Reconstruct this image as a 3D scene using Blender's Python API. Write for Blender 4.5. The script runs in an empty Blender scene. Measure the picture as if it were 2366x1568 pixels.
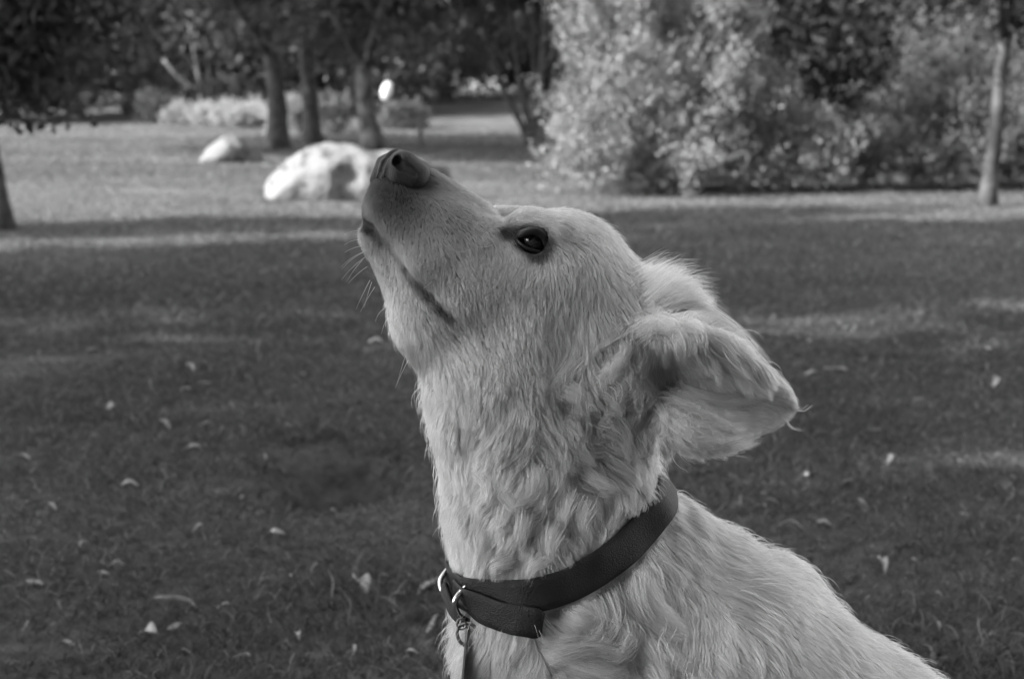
import bpy, math, random
import numpy as np
from mathutils import Vector, Matrix, kdtree

# ---------------------------------------------------------------- camera, sky, sun, exposure
scene = bpy.context.scene
COL = scene.collection
FPX = 3250.0                 # focal length in pixels of a 2366 px wide picture
CAM_H = 0.92
PITCH = math.atan((784 - 230) / FPX)
cam_data = bpy.data.cameras.new("camera")
cam = bpy.data.objects.new("camera", cam_data)
COL.objects.link(cam)
cam_data.sensor_width = 36.0
cam_data.lens = 36.0 * FPX / 2366.0
cam_data.clip_start = 0.05
cam_data.clip_end = 2000.0
cam.location = (0, 0, CAM_H)
cam.rotation_euler = (math.pi / 2 - PITCH, 0, 0)
cam_data.dof.use_dof = True
cam_data.dof.focus_distance = 1.24
cam_data.dof.aperture_fstop = 6.8
cam_data.dof.aperture_blades = 7
scene.camera = cam

SUN_AZ = (-0.968, -0.25)     # horizontal direction towards the sun: left, a little behind the camera
SUN_EL = math.radians(31)
world = bpy.data.worlds.new("World")
scene.world = world
world.use_nodes = True
wn = world.node_tree.nodes
wl = world.node_tree.links
wn.clear()
sky_tex = wn.new("ShaderNodeTexSky")
sky_tex.sky_type = 'NISHITA'
sky_tex.sun_disc = False
sky_tex.dust_density = 1.5
sky_tex.sun_elevation = SUN_EL
sky_tex.sun_rotation = math.atan2(SUN_AZ[0], SUN_AZ[1])
sky_bw = wn.new("ShaderNodeRGBToBW")          # the photograph is black and white
sky_bg = wn.new("ShaderNodeBackground")
sky_bg.inputs["Strength"].default_value = 0.15
sky_out = wn.new("ShaderNodeOutputWorld")
wl.new(sky_tex.outputs[0], sky_bw.inputs[0])
wl.new(sky_bw.outputs[0], sky_bg.inputs["Color"])
wl.new(sky_bg.outputs[0], sky_out.inputs["Surface"])

sun_data = bpy.data.lights.new("sun", 'SUN')
sun_data.energy = 4.2
sun_data.angle = math.radians(0.6)
sun = bpy.data.objects.new("sun", sun_data)
COL.objects.link(sun)
_sd = Vector((SUN_AZ[0] * math.cos(SUN_EL), SUN_AZ[1] * math.cos(SUN_EL), math.sin(SUN_EL)))
sun.rotation_euler = _sd.to_track_quat('Z', 'Y').to_euler()
sun.location = (-20, -8, 14)

scene.view_settings.view_transform = 'Standard'
scene.view_settings.look = 'None'
scene.view_settings.exposure = 2.45
scene.view_settings.gamma = 1.0
scene.render.engine = 'CYCLES'
scene.cycles.max_bounces = 8
scene.cycles.diffuse_bounces = 4
scene.cycles.transparent_max_bounces = 8
scene.cycles.use_denoising = True
scene.cycles.use_light_tree = False

# ---------------------------------------------------------------- helpers
CP, SP = math.cos(PITCH), math.sin(PITCH)
FWD = np.array([0, CP, -SP]); UP = np.array([0, SP, CP]); RIGHT = np.array([1.0, 0, 0])
CAMP = np.array([0, 0, CAM_H])

def unproject(u, v, depth):
    """picture pixel and depth along the view axis -> world point"""
    return CAMP + depth * (FWD + RIGHT * (u - 1183) / FPX + UP * (784 - v) / FPX)

def ground_at(u, v):
    d = FWD + RIGHT * (u - 1183) / FPX + UP * (784 - v) / FPX
    p = CAMP + d * (CAM_H / -d[2])
    return np.array([p[0], p[1], 0.0])

def tag(o, label=None, cat=None, group=None, kind=None):
    if label: o["label"] = label
    if cat: o["category"] = cat
    if group: o["group"] = group
    if kind: o["kind"] = kind
    return o

def empty(name, loc=(0, 0, 0)):
    o = bpy.data.objects.new(name, None)
    o.empty_display_size = 0.1
    o.location = loc
    COL.objects.link(o)
    return o

def mesh_obj(name, verts, faces, mat, parent=None, smooth=True, sizes=None):
    """one mesh object from world-space vertices; faces an (n,3|4) int array or a list of lists"""
    me = bpy.data.meshes.new(name)
    verts = np.asarray(verts, dtype=np.float32)
    if isinstance(faces, np.ndarray):
        n, k = faces.shape
        me.vertices.add(len(verts)); me.vertices.foreach_set("co", verts.ravel())
        me.loops.add(n * k); me.loops.foreach_set("vertex_index", faces.astype(np.int32).ravel())
        me.polygons.add(n)
        me.polygons.foreach_set("loop_start", np.arange(0, n * k, k, dtype=np.int32))
        me.polygons.foreach_set("loop_total", np.full(n, k, dtype=np.int32))
        me.update(calc_edges=True)
    else:
        me.from_pydata([tuple(map(float, v)) for v in verts], [], faces)
        me.update()
    me.polygons.foreach_set("use_smooth", np.full(len(me.polygons), smooth, dtype=bool))
    if mat: me.materials.append(mat)
    o = bpy.data.objects.new(name, me)
    COL.objects.link(o)
    if parent is not None:
        o.parent = parent
        o.matrix_parent_inverse = Matrix.Translation(-Vector(parent.location))
    return o

def hair_obj(name, pts, radius, mat, parent=None, attrs=None):
    """pts (n,k,3) world points, radius (n,k) -> one hair-curves object"""
    n, k, _ = pts.shape
    cd = bpy.data.hair_curves.new(name)
    cd.add_curves([k] * n)
    cd.points.foreach_set("position", pts.astype(np.float32).ravel())
    ra = cd.attributes.get("radius") or cd.attributes.new("radius", 'FLOAT', 'POINT')
    ra.data.foreach_set("value", radius.astype(np.float32).ravel())
    for key, val in (attrs or {}).items():
        a = cd.attributes.new(key, 'FLOAT', 'CURVE')
        a.data.foreach_set("value", val.astype(np.float32))
    cd.materials.append(mat)
    o = bpy.data.objects.new(name, cd)
    COL.objects.link(o)
    if parent is not None:
        o.parent = parent
        o.matrix_parent_inverse = Matrix.Translation(-Vector(parent.location))
    return o

def new_mat(name):
    m = bpy.data.materials.new(name)
    m.use_nodes = True
    nt = m.node_tree
    nt.nodes.clear()
    out = nt.nodes.new("ShaderNodeOutputMaterial")
    return m, nt, out

def node(nt, kind, **kw):
    n = nt.nodes.new(kind)
    for k, v in kw.items():
        if k in n.inputs: n.inputs[k].default_value = v
        else: setattr(n, k, v)
    return n

def g3(x): return (x, x, x, 1.0)

def grey_mat(name, lo, hi, scale=8.0, rough=0.8, spec=0.3, bump=0.0, bump_scale=60.0, metallic=0.0, detail=6.0, contrast=(0.35, 0.65)):
    """grey surface whose tone wanders between lo and hi with noise"""
    m, nt, out = new_mat(name)
    b = node(nt, "ShaderNodeBsdfPrincipled", Roughness=rough, Metallic=metallic)
    b.inputs["Specular IOR Level"].default_value = spec
    tc = node(nt, "ShaderNodeTexCoord")
    nz = node(nt, "ShaderNodeTexNoise", Scale=scale, Detail=detail)
    rp = node(nt, "ShaderNodeValToRGB")
    rp.color_ramp.elements[0].position = contrast[0]; rp.color_ramp.elements[0].color = g3(lo)
    rp.color_ramp.elements[1].position = contrast[1]; rp.color_ramp.elements[1].color = g3(hi)
    nt.links.new(tc.outputs["Object"], nz.inputs["Vector"])
    nt.links.new(nz.outputs["Fac"], rp.inputs[0])
    nt.links.new(rp.outputs[0], b.inputs["Base Color"])
    if bump > 0:
        n2 = node(nt, "ShaderNodeTexNoise", Scale=bump_scale, Detail=4.0)
        bp = node(nt, "ShaderNodeBump", Strength=bump, Distance=0.02)
        nt.links.new(tc.outputs["Object"], n2.inputs["Vector"])
        nt.links.new(n2.outputs["Fac"], bp.inputs["Height"])
        nt.links.new(bp.outputs[0], b.inputs["Normal"])
    nt.links.new(b.outputs[0], out.inputs["Surface"])
    return m

def smooth_noise(p, freq, seed=0):
    """cheap smooth pseudo-noise in [-1,1], p (n,3)"""
    r = np.random.RandomState(seed)
    s = np.zeros(len(p))
    for _ in range(5):
        k = r.normal(size=3); k /= np.linalg.norm(k)
        k *= freq * r.uniform(0.6, 1.6)
        s += np.sin(p @ k + r.uniform(0, 6.283))
    return s / 3.2

def tube(path, radii, seg=10, closed=False, cap=True):
    """tube mesh along a polyline: verts, faces"""
    path = np.asarray(path, float); n = len(path)
    radii = np.broadcast_to(np.asarray(radii, float), (n,))
    if closed:
        tan = np.roll(path, -1, 0) - np.roll(path, 1, 0)
    else:
        tan = np.gradient(path, axis=0)
    tan /= np.linalg.norm(tan, axis=1)[:, None] + 1e-12
    ref = np.array([0.13, 0.2, 1.0]); ref -= tan[0] * (ref @ tan[0])
    if np.linalg.norm(ref) < 0.05: ref = np.array([1.0, 0.1, 0]); ref -= tan[0] * (ref @ tan[0])
    a = ref / np.linalg.norm(ref)
    V = []; ang = np.linspace(0, 2 * math.pi, seg, endpoint=False)
    for i in range(n):
        a = a - tan[i] * (a @ tan[i]); a /= np.linalg.norm(a)
        b = np.cross(tan[i], a)
        V.append(path[i] + radii[i] * (np.cos(ang)[:, None] * a + np.sin(ang)[:, None] * b))
    V = np.concatenate(V)
    F = []
    for i in range(n if closed else n - 1):
        i2 = (i + 1) % n
        for j in range(seg):
            j2 = (j + 1) % seg
            F.append([i * seg + j, i * seg + j2, i2 * seg + j2, i2 * seg + j])
    if cap and not closed:
        F.append(list(range(seg))[::-1]); F.append([(n - 1) * seg + j for j in range(seg)])
    return V, F

def catmull(pts, n):
    pts = np.asarray(pts, float)
    P = np.vstack([2 * pts[0] - pts[1], pts, 2 * pts[-1] - pts[-2]])
    t = np.linspace(0, len(pts) - 1 - 1e-9, n)
    i = t.astype(int); f = (t - i)[:, None]
    p0, p1, p2, p3 = P[i], P[i + 1], P[i + 2], P[i + 3]
    return 0.5 * ((2 * p1) + (-p0 + p2) * f + (2 * p0 - 5 * p1 + 4 * p2 - p3) * f ** 2 + (-p0 + 3 * p1 - 3 * p2 + p3) * f ** 3)
# ---------------------------------------------------------------- ground
def ground_z(x, y):
    x = np.asarray(x, float); y = np.asarray(y, float)
    z = 0.012 * np.sin(x * 0.9 + 0.4 * y) + 0.010 * np.sin(0.7 * y - 0.5 * x + 1.0)
    far = np.clip((y - 34) / 34, 0, 1)
    z = z + 1.45 * far * far * (3 - 2 * far)
    z = z - 0.20 * np.exp(-(((x + 0.45) / 0.17) ** 2 + ((y - 3.38) / 0.24) ** 2) ** 2)     # worn hollow in the turf
    return z
def axis_steps(lo, hi, fine_lo, fine_hi, fine, coarse):
    return np.unique(np.concatenate([np.arange(lo, fine_lo, coarse), np.arange(fine_lo, fine_hi, fine), np.arange(fine_hi, hi + coarse, coarse)]))
gx = np.unique(np.concatenate([axis_steps(-400, 400, -14, 14, 0.25, 8.0), np.arange(-1.5, 1.01, 0.0625)]))
gy = np.unique(np.concatenate([axis_steps(-200, 600, -6, 40, 0.25, 6.0), np.arange(2.0, 5.01, 0.0625)]))
GX, GY = np.meshgrid(gx, gy, indexing='ij')
gv = np.column_stack([GX.ravel(), GY.ravel(), ground_z(GX, GY).ravel()])
ny_ = len(gy)
gi = np.arange((len(gx) - 1) * ny_).reshape(-1, ny_)[:, :-1].ravel()
gf = np.column_stack([gi, gi + ny_, gi + ny_ + 1, gi + 1])
m_lawn, nt, out = new_mat("lawn_soil_and_turf")
b = node(nt, "ShaderNodeBsdfPrincipled", Roughness=0.9)
b.inputs["Specular IOR Level"].default_value = 0.1
tc = node(nt, "ShaderNodeTexCoord")
n1 = node(nt, "ShaderNodeTexNoise", Scale=0.8, Detail=5.0)
n2 = node(nt, "ShaderNodeTexNoise", Scale=22.0, Detail=6.0)
mxn = node(nt, "ShaderNodeMath", operation='MULTIPLY_ADD')
mxn.inputs[1].default_value = 0.55
m2 = node(nt, "ShaderNodeMath", operation='MULTIPLY'); m2.inputs[1].default_value = 0.45
rp = node(nt, "ShaderNodeValToRGB")
rp.color_ramp.elements[0].position = 0.36; rp.color_ramp.elements[0].color = g3(0.036)
rp.color_ramp.elements[1].position = 0.66; rp.color_ramp.elements[1].color = g3(0.115)
bp = node(nt, "ShaderNodeBump", Strength=0.6, Distance=0.03)
for n_ in (n1, n2): nt.links.new(tc.outputs["Object"], n_.inputs["Vector"])
nt.links.new(n2.outputs["Fac"], m2.inputs[0]); nt.links.new(n1.outputs["Fac"], mxn.inputs[0]); nt.links.new(m2.outputs[0], mxn.inputs[2])
nt.links.new(mxn.outputs[0], rp.inputs[0]); nt.links.new(rp.outputs[0], b.inputs["Base Color"])
nt.links.new(n2.outputs["Fac"], bp.inputs["Height"]); nt.links.new(bp.outputs[0], b.inputs["Normal"])
nt.links.new(b.outputs[0], out.inputs["Surface"])
tag(mesh_obj("ground", gv, gf, m_lawn), kind="structure")

# grass blades: short matted turf near the camera, coarser tufts farther out
m_grass, nt, out = new_mat("grass_blade")
at = node(nt, "ShaderNodeAttribute", attribute_name="tone")
b = node(nt, "ShaderNodeBsdfPrincipled", Roughness=0.55)
b.inputs["Specular IOR Level"].default_value = 0.25
tr = node(nt, "ShaderNodeBsdfTranslucent")
mx = node(nt, "ShaderNodeMixShader", Fac=0.3)
nt.links.new(at.outputs["Fac"], b.inputs["Base Color"]); nt.links.new(at.outputs["Fac"], tr.inputs["Color"])
nt.links.new(b.outputs[0], mx.inputs[1]); nt.links.new(tr.outputs[0], mx.inputs[2]); nt.links.new(mx.outputs[0], out.inputs["Surface"])
rg_ = np.random.RandomState(3)
def blades(n, y0, y1, length, radius, spread, power, lean_deg=(15, 85), tuft=0.0):
    y = y0 + (y1 - y0) * rg_.rand(n) ** power
    x = (rg_.rand(n) * 2 - 1) * (0.47 * y + spread)
    P = np.column_stack([x, y, ground_z(x, y)])
    dn = smooth_noise(P, 5.0, 61) + 0.7 * smooth_noise(P, 17.0, 62)
    bare = np.exp(-(((x + 0.45) / 0.18) ** 2 + ((y - 3.38) / 0.25) ** 2) ** 2)
    P = P[dn + rg_.normal(0, 0.6, n) - 2.6 * bare > -1.25]
    if tuft: P = P[smooth_noise(P, 7.0, 66) + 0.6 * smooth_noise(P, 19.0, 67) > tuft]
    n = len(P)
    az = rg_.uniform(0, 2 * math.pi, n) + 0.8 * smooth_noise(P, 3.0, 63)
    lean = np.radians(rg_.uniform(*lean_deg, n))
    L = length * rg_.uniform(0.5, 1.35, n) * (1 + 0.3 * smooth_noise(P, 6.0, 64))
    k = 4
    pts = np.empty((n, k, 3)); q = P - [0, 0, 0.004]; pts[:, 0] = q
    for j in range(1, k):
        l = lean * (0.45 + 0.55 * j / (k - 1)) + 0.25 * (j - 1)
        l = np.minimum(l, 1.75)
        a2 = az + 0.35 * (j - 1) * rg_.normal(0, 1, n)
        q = q + np.column_stack([np.sin(l) * np.cos(a2), np.sin(l) * np.sin(a2), np.cos(l)]) * (L / (k - 1))[:, None]
        q[:, 2] = np.maximum(q[:, 2], ground_z(q[:, 0], q[:, 1]) + 0.003)
        pts[:, j] = q
    rad = radius * rg_.uniform(0.7, 1.3, n)[:, None] * np.array([1.0, 1.0, 0.8, 0.25])[None, :]
    tone = np.clip(0.070 * np.exp(rg_.normal(0, 0.42, n)) * (1 + 0.25 * smooth_noise(P, 1.3, 65)), 0.03, 0.5)
    dry = rg_.rand(n) < 0.03
    tone = np.where(dry, 0.24, tone)
    return pts, rad, tone
b1 = blades(300000, 1.4, 7.5, 0.028, 0.0009, 1.3, 1.0)
b2 = blades(80000, 3.0, 9.0, 0.036, 0.0016, 1.3, 0.8)
b3 = blades(135000, 5.0, 20.0, 0.044, 0.0026, 1.6, 0.8)
b4 = blades(60000, 1.6, 6.5, 0.050, 0.0011, 1.2, 0.9, (5, 60), 0.45)
b5 = blades(90000, 16.0, 42.0, 0.060, 0.0055, 1.0, 0.8)
P_, R_, T_ = (np.concatenate([b_[k] for b_ in (b1, b2, b3, b4, b5)]) for k in range(3))
tag(hair_obj("grass", P_, R_, m_grass, None, {"tone": T_}), "short matted lawn grass covering the ground", "grass", kind="stuff")
# ---------------------------------------------------------------- trees, bushes, rocks
def leaf_mat(name, lo, hi, trans=0.35, rough=0.7, spec=0.12):
    m, nt, out = new_mat(name)
    ge = node(nt, "ShaderNodeNewGeometry")
    rp = node(nt, "ShaderNodeValToRGB")
    rp.color_ramp.elements[0].color = g3(lo); rp.color_ramp.elements[1].color = g3(hi)
    b = node(nt, "ShaderNodeBsdfPrincipled", Roughness=rough)
    b.inputs["Specular IOR Level"].default_value = spec
    tr = node(nt, "ShaderNodeBsdfTranslucent"); mx = node(nt, "ShaderNodeMixShader", Fac=trans)
    nt.links.new(ge.outputs["Random Per Island"], rp.inputs[0])
    nt.links.new(rp.outputs[0], b.inputs["Base Color"]); nt.links.new(rp.outputs[0], tr.inputs["Color"])
    nt.links.new(b.outputs[0], mx.inputs[1]); nt.links.new(tr.outputs[0], mx.inputs[2]); nt.links.new(mx.outputs[0], out.inputs["Surface"])
    return m
m_leaf_dark = leaf_mat("dark_evergreen_leaf", 0.05, 0.09, 0.35, 0.8, 0.03)
m_leaf_mid = leaf_mat("mid_leaf", 0.06, 0.16, 0.3)
m_leaf_pale = leaf_mat("pale_leaf", 0.07, 0.28, 0.2)
m_leaf_ragged = leaf_mat("ragged_bush_leaf", 0.04, 0.14, 0.25)
m_leaf_shrub = leaf_mat("shrub_leaf", 0.18, 0.38, 0.3)
m_leaf_dull = leaf_mat("dull_leaf", 0.06, 0.12, 0.3)
m_leaf_shade_dark = leaf_mat("shade_dark_leaf", 0.022, 0.04, 0.25, 0.85, 0.02)  # shade of the dark gaps put into the leaf colour
m_bark = grey_mat("bark", 0.018, 0.05, scale=9, rough=0.9, bump=0.8, bump_scale=25)
m_bark_pale = grey_mat("pale_bark", 0.02, 0.11, scale=6, rough=0.85, bump=0.6, bump_scale=20)
m_bark_right = grey_mat("blotched_bark", 0.010, 0.05, scale=4, rough=0.85, bump=0.6, bump_scale=20, contrast=(0.42, 0.66))
m_rock = grey_mat("pale_rock", 0.025, 0.115, scale=8.0, rough=0.9, bump=1.0, bump_scale=22, contrast=(0.34, 0.46))
m_post = grey_mat("post_wood", 0.05, 0.09, scale=20, rough=0.8)
m_white = grey_mat("white_paint", 0.45, 0.6, scale=10, rough=0.5)

def leaves_at(pos, size, rnd, axis=None, width=0.42):
    """rhombic folded leaves at pos (n,3): verts (4n,3), tris (2n,3)"""
    n = len(pos)
    d = rnd.normal(size=(n, 3))
    if axis is not None: d = d * 0.55 + axis
    d /= np.linalg.norm(d, axis=1)[:, None]
    r = rnd.normal(size=(n, 3)); s = np.cross(d, r); s /= np.linalg.norm(s, axis=1)[:, None]
    nn = np.cross(d, s)
    L = size * rnd.uniform(0.6, 1.3, n)[:, None]
    V = np.stack([pos - d * L * 0.5, pos + s * L * width * 0.5 + nn * L * 0.08, pos + d * L * 0.5, pos - s * L * width * 0.5 + nn * L * 0.08], 1).reshape(-1, 3)
    i = np.arange(n)[:, None] * 4
    return V, np.concatenate([i + [0, 1, 2], i + [0, 2, 3]]).astype(np.int32)

def crown_points(blobs, n, rnd, clump_r, per=60, shell=0.55):
    """leaf places: leaf clusters strewn through ellipsoid blobs (x,y,z,rx,ry,rz), denser near the outside"""
    B = np.array(blobs, float)
    vol = (B[:, 3] * B[:, 4] * B[:, 5]) ** 0.8
    nc = max(1, n // per)
    pick = rnd.choice(len(B), nc, p=vol / vol.sum())
    d = rnd.normal(size=(nc, 3)); d /= np.linalg.norm(d, axis=1)[:, None]
    rad = (shell + (1 - shell) * rnd.rand(nc)) ** 0.8
    c = B[pick, :3] + d * rad[:, None] * B[pick, 3:]
    cr = clump_r * rnd.uniform(0.5, 1.4, nc)
    own = rnd.randint(0, nc, n)
    P = c[own] + rnd.normal(size=(n, 3)) * cr[own][:, None] * 0.55
    return P, c

def make_tree(name, base, path, r0, r1, blobs, n, leaf, leafmat, barkmat, label, seed, clump_r=0.35, cat="tree", group=None, limbs=5, flare=1.5, shell=0.5, min_z=None, per=60):
    rnd = np.random.RandomState(seed)
    base = np.array([base[0], base[1], float(ground_z(base[0], base[1]))])
    root = empty(name, tuple(base))
    tag(root, label, cat, group)
    path = catmull(np.array(path, float), 14) + base
    t = np.linspace(0, 1, 14)
    rr = r0 + (r1 - r0) * t; rr[0] *= flare; rr[1] *= 1 + (flare - 1) * 0.3
    path[0, 2] -= 0.08
    V, F = tube(path, rr, 12)
    V += np.column_stack([smooth_noise(V, 9.0, seed), smooth_noise(V, 9.0, seed + 1), np.zeros(len(V))]) * r0 * 0.12
    tk = mesh_obj("trunk", V, F, barkmat, root)
    wb = [(b[0] + base[0], b[1] + base[1], b[2] + base[2], *b[3:]) for b in blobs]
    P, C = crown_points(wb, n, rnd, clump_r, shell=shell, per=per)
    if min_z is not None: P = P[P[:, 2] > min_z + base[2]]
    V, F = leaves_at(P, leaf, rnd)
    mesh_obj("crown", V, F, leafmat, root, smooth=False)
    for k in range(limbs):
        s0 = path[rnd.randint(6, 13)]
        e = C[rnd.randint(len(C))]
        mid = (s0 + e) / 2 + rnd.normal(size=3) * 0.12 + [0, 0, 0.1]
        V, F = tube(catmull([s0, mid, e], 8), np.linspace(r1 * 0.9, r1 * 0.15, 8), 7)
        mesh_obj("limb", V, F, barkmat, root)
    return root

def make_bush(name, base, lobes, shoots, leaf, leafmat, label, seed, cat="bush", group=None, shoot_len=0.35, per=14, up=0.9, width=0.42, inner=0.35, hole=0.35, clusters=0, cluster_r=0.13):
    """bush of leafy shoots growing outward from lobes (dx,dy,rx,ry,height)"""
    rnd = np.random.RandomState(seed)
    base = np.array([base[0], base[1], float(ground_z(base[0], base[1]))])
    root = empty(name, tuple(base))
    tag(root, label, cat, group)
    L = np.array(lobes, float)
    wt = L[:, 2] * L[:, 4]
    pick = rnd.choice(len(L), shoots, p=wt / wt.sum())
    d = rnd.normal(size=(shoots, 3)); d[:, 2] = d[:, 2] * 0.9 + 0.12
    d /= np.linalg.norm(d, axis=1)[:, None]
    rad = (inner + (1 - inner) * rnd.rand(shoots) ** 0.6)
    ctr = np.column_stack([L[pick, 0], L[pick, 1], L[pick, 4] * 0.42])
    ext = np.column_stack([L[pick, 2], L[pick, 3], L[pick, 4] * 0.58])
    s0 = ctr + d * rad[:, None] * ext
    if clusters:
        cc = s0[:clusters].copy()
        own = rnd.randint(0, clusters, shoots)
        core = rnd.rand(shoots) < 0.14
        s0 = np.where(core[:, None], ctr + d * 0.62 * rad[:, None] * ext, cc[own] + rnd.normal(size=(shoots, 3)) * cluster_r * rnd.uniform(0.5, 1.3, clusters)[own][:, None])
        d = np.where(core[:, None], d, d[own])
    lump = 0.8 * smooth_noise(s0, 4.2, seed + 9) + 0.6 * smooth_noise(s0, 9.5, seed + 10)
    s0 += d * (lump * 0.20)[:, None]
    keepm = (lump + rnd.normal(0, 0.16, shoots) > -hole) & (s0[:, 2] > 0.03)
    s0, d = s0[keepm], d[keepm]
    dr = d * 0.7 + np.array([0, 0, up]) + rnd.normal(size=d.shape) * 0.25
    dr /= np.linalg.norm(dr, axis=1)[:, None]
    t = rnd.rand(len(s0), per)
    sl = shoot_len * rnd.uniform(0.5, 1.4, len(s0))
    P = s0[:, None] + dr[:, None] * (t * sl[:, None])[:, :, None] + rnd.normal(size=(len(s0), per, 3)) * leaf * 0.55
    ax = np.repeat(dr, per, 0)
    V, F = leaves_at(P.reshape(-1, 3) + base, leaf, rnd, ax, width)
    mesh_obj("foliage", V, F, leafmat, root, smooth=False)
    for k in range(3):
        j = rnd.randint(len(s0))
        e = s0[j] * [0.4, 0.4, 0.5] + base
        st = base + [L[pick[0], 0] * 0.3 + rnd.normal() * 0.1, rnd.normal() * 0.1, -0.05]
        V, F = tube(catmull([st, (st + e) / 2 + rnd.normal(size=3) * 0.06, e], 7), np.linspace(0.016, 0.006, 7), 7)
        mesh_obj("stem", V, F, m_bark, root)
    return root

def gxy(u, v): return ground_at(u, v)[:2]
SH_D = -np.array(SUN_AZ) / np.linalg.norm(SUN_AZ)            # way the shadows fall
SH_N = np.array([-SH_D[1], SH_D[0]])
def qp(q, p): return SH_D * q + SH_N * p

# unseen grove shading the foreground from left and behind; crowns placed for their shadows
for i, (q, p, r, zlo, zhi, n, lab) in enumerate([
        (-10.6, -3.6, 2.5, 2.4, 9.8, 15000, "tall leafy shade tree standing behind the camera on its left"),
        (-11.0, 0.2, 2.6, 2.4, 10.2, 17000, "tall leafy shade tree standing left of the camera"),
        (-10.6, 3.45, 2.42, 2.4, 10.2, 17000, "tall leafy shade tree left of the camera beside the low-branched tree"),
        (-11.2, 7.52, 1.38, 2.4, 10.4, 16000, "tall leafy shade tree farthest left beyond the frame"),
        (-11.4, 8.6, 1.2, 7.2, 11.4, 7000, "tall bare-stemmed shade tree with a high crown far left beyond the frame"),
        (-8.0, 25.2, 2.6, 5.4, 10.6, 12000, "unseen leafy tree added beyond the left edge to shade the middle trunks"),  # this and the next three: unseen, added to shade trunks and far lawn
        (-8.0, 28.9, 2.3, 5.4, 10.6, 10000, "unseen leafy tree added for shade beyond the left edge farther up the lawn"),
        (-8.0, 21.4, 2.0, 7.2, 10.8, 8000, "unseen leafy tree added for shade beyond the left edge opposite the smaller boulder"),
        (-8.0, 33.0, 3.0, 6.0, 11.0, 11000, "unseen leafy tree added for shade beyond the far left end of the lawn"),
        (-11.0, 5.65, 0.52, 2.0, 7.2, 2600, "small unseen tree added to close a sun gap between the tall shade trees"),  # unseen filler crown added to stop a streak of sun
        (-11.0, 10.45, 0.66, 4.4, 10.4, 6500, "slender column-shaped tree far left beyond the frame")]):
    x, y = qp(q, p)
    h = zhi - zlo
    blobs = [(0, 0, zlo + h * 0.5, r, r, h * 0.5), (0.5 * r, 0.3 * r, zlo + h * 0.35, r * 0.7, r * 0.7, h * 0.3), (-0.4 * r, -0.4 * r, zlo + h * 0.65, r * 0.7, r * 0.7, h * 0.3)]
    make_tree("shade_tree", (x, y), [(0, 0, 0), (0.1, 0.05, zlo * 0.6), (0.0, 0.1, zlo + h * 0.3), (0.1, 0, zlo + h * 0.75)], 0.2, 0.07, blobs, n, 0.24, m_leaf_mid, m_bark, lab, 100 + i,
              clump_r=0.55 if r > 2 else 0.3, group="shade trees round the camera", per=40)

for i, (x, y, r, n, lab) in enumerate([  # unseen trees added behind the camera to cut sky fill on the dog
        (-3.2, -4.2, 2.4, 17000, "unseen low-branched tree added to block sky close behind the camera on its left"),
        (1.2, -4.8, 2.6, 18000, "unseen low-branched tree added to block sky directly behind the camera"),
        (5.8, -4.2, 2.6, 17000, "unseen low-branched tree added to block sky close behind the camera on its right")]):
    make_tree("shade_tree", (x, y), [(0, 0, 0), (0.1, 0.05, 1.2), (0.0, 0.1, 3.5), (0.1, 0, 6.0)], 0.2, 0.07,
              [(0, -0.4, 4.4, r, r * 0.9, 3.6), (0.5, 0.4, 2.0, r * 0.9, r * 0.8, 1.8), (-0.6, 0.3, 2.0, r * 0.9, r * 0.8, 1.8)], n, 0.24, m_leaf_dark, m_bark, lab, 130 + i,
              clump_r=0.5, group="shade trees round the camera", per=40, min_z=0.3)

make_tree("added_canopy_tree", (1.6, -3.4), [(0, 0, 0), (-0.1, 0.1, 1.2), (-0.3, 0.3, 2.6), (-0.4, 0.5, 4.6)], 0.22, 0.09,  # unseen canopy added to block sky light from behind and above the camera
          [(-0.8, 0.6, 5.0, 4.2, 2.6, 2.0), (2.6, 0.8, 4.6, 2.6, 2.2, 1.6), (-3.8, 0.8, 4.6, 2.4, 2.0, 1.6)], 26000, 0.24, m_leaf_dark, m_bark,
          "wide unseen spreading tree added to block sky light over the camera", 140, clump_r=0.5, per=40, limbs=9)

# dark low-branched tree hanging into the picture on the left
x, y = -3.3, 6.1
make_tree("overhanging_tree", (x, y), [(0, 0, 0), (0.1, 0, 1.0), (0.25, 0.05, 2.4), (0.2, 0, 4.2)], 0.13, 0.05,
          [(-0.2, 0, 3.0, 1.3, 1.2, 1.3), (0.5, 0.2, 2.1, 1.0, 0.9, 0.8), (0.75, 0.1, 1.4, 0.85, 0.7, 0.5), (0.2, 0.3, 1.3, 0.9, 0.7, 0.5), (1.3, 0.1, 1.25, 0.35, 0.4, 0.40), (0.95, 0.0, 1.05, 0.45, 0.4, 0.22), (1.1, 0.1, 1.7, 0.6, 0.5, 0.4)],
          42000, 0.08, m_leaf_dark, m_bark, "dark low-branched tree whose foliage hangs into the left of the view", 201, clump_r=0.2, limbs=8, min_z=0.78, per=45)
# slender trunk at the left edge
b_ = gxy(12, 533)
make_tree("slender_tree", b_, [(0, 0, 0), (-0.03, 0, 0.4), (-0.12, 0, 1.0), (-0.3, 0, 2.0), (-0.5, 0.1, 3.6)], 0.055, 0.03,
          [(-0.6, 0.1, 3.7, 0.4, 0.4, 0.7)], 900, 0.09, m_leaf_dark, m_bark, "thin dark trunk at the left edge of the lawn", 202, clump_r=0.2, limbs=3, flare=1.9)

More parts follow.
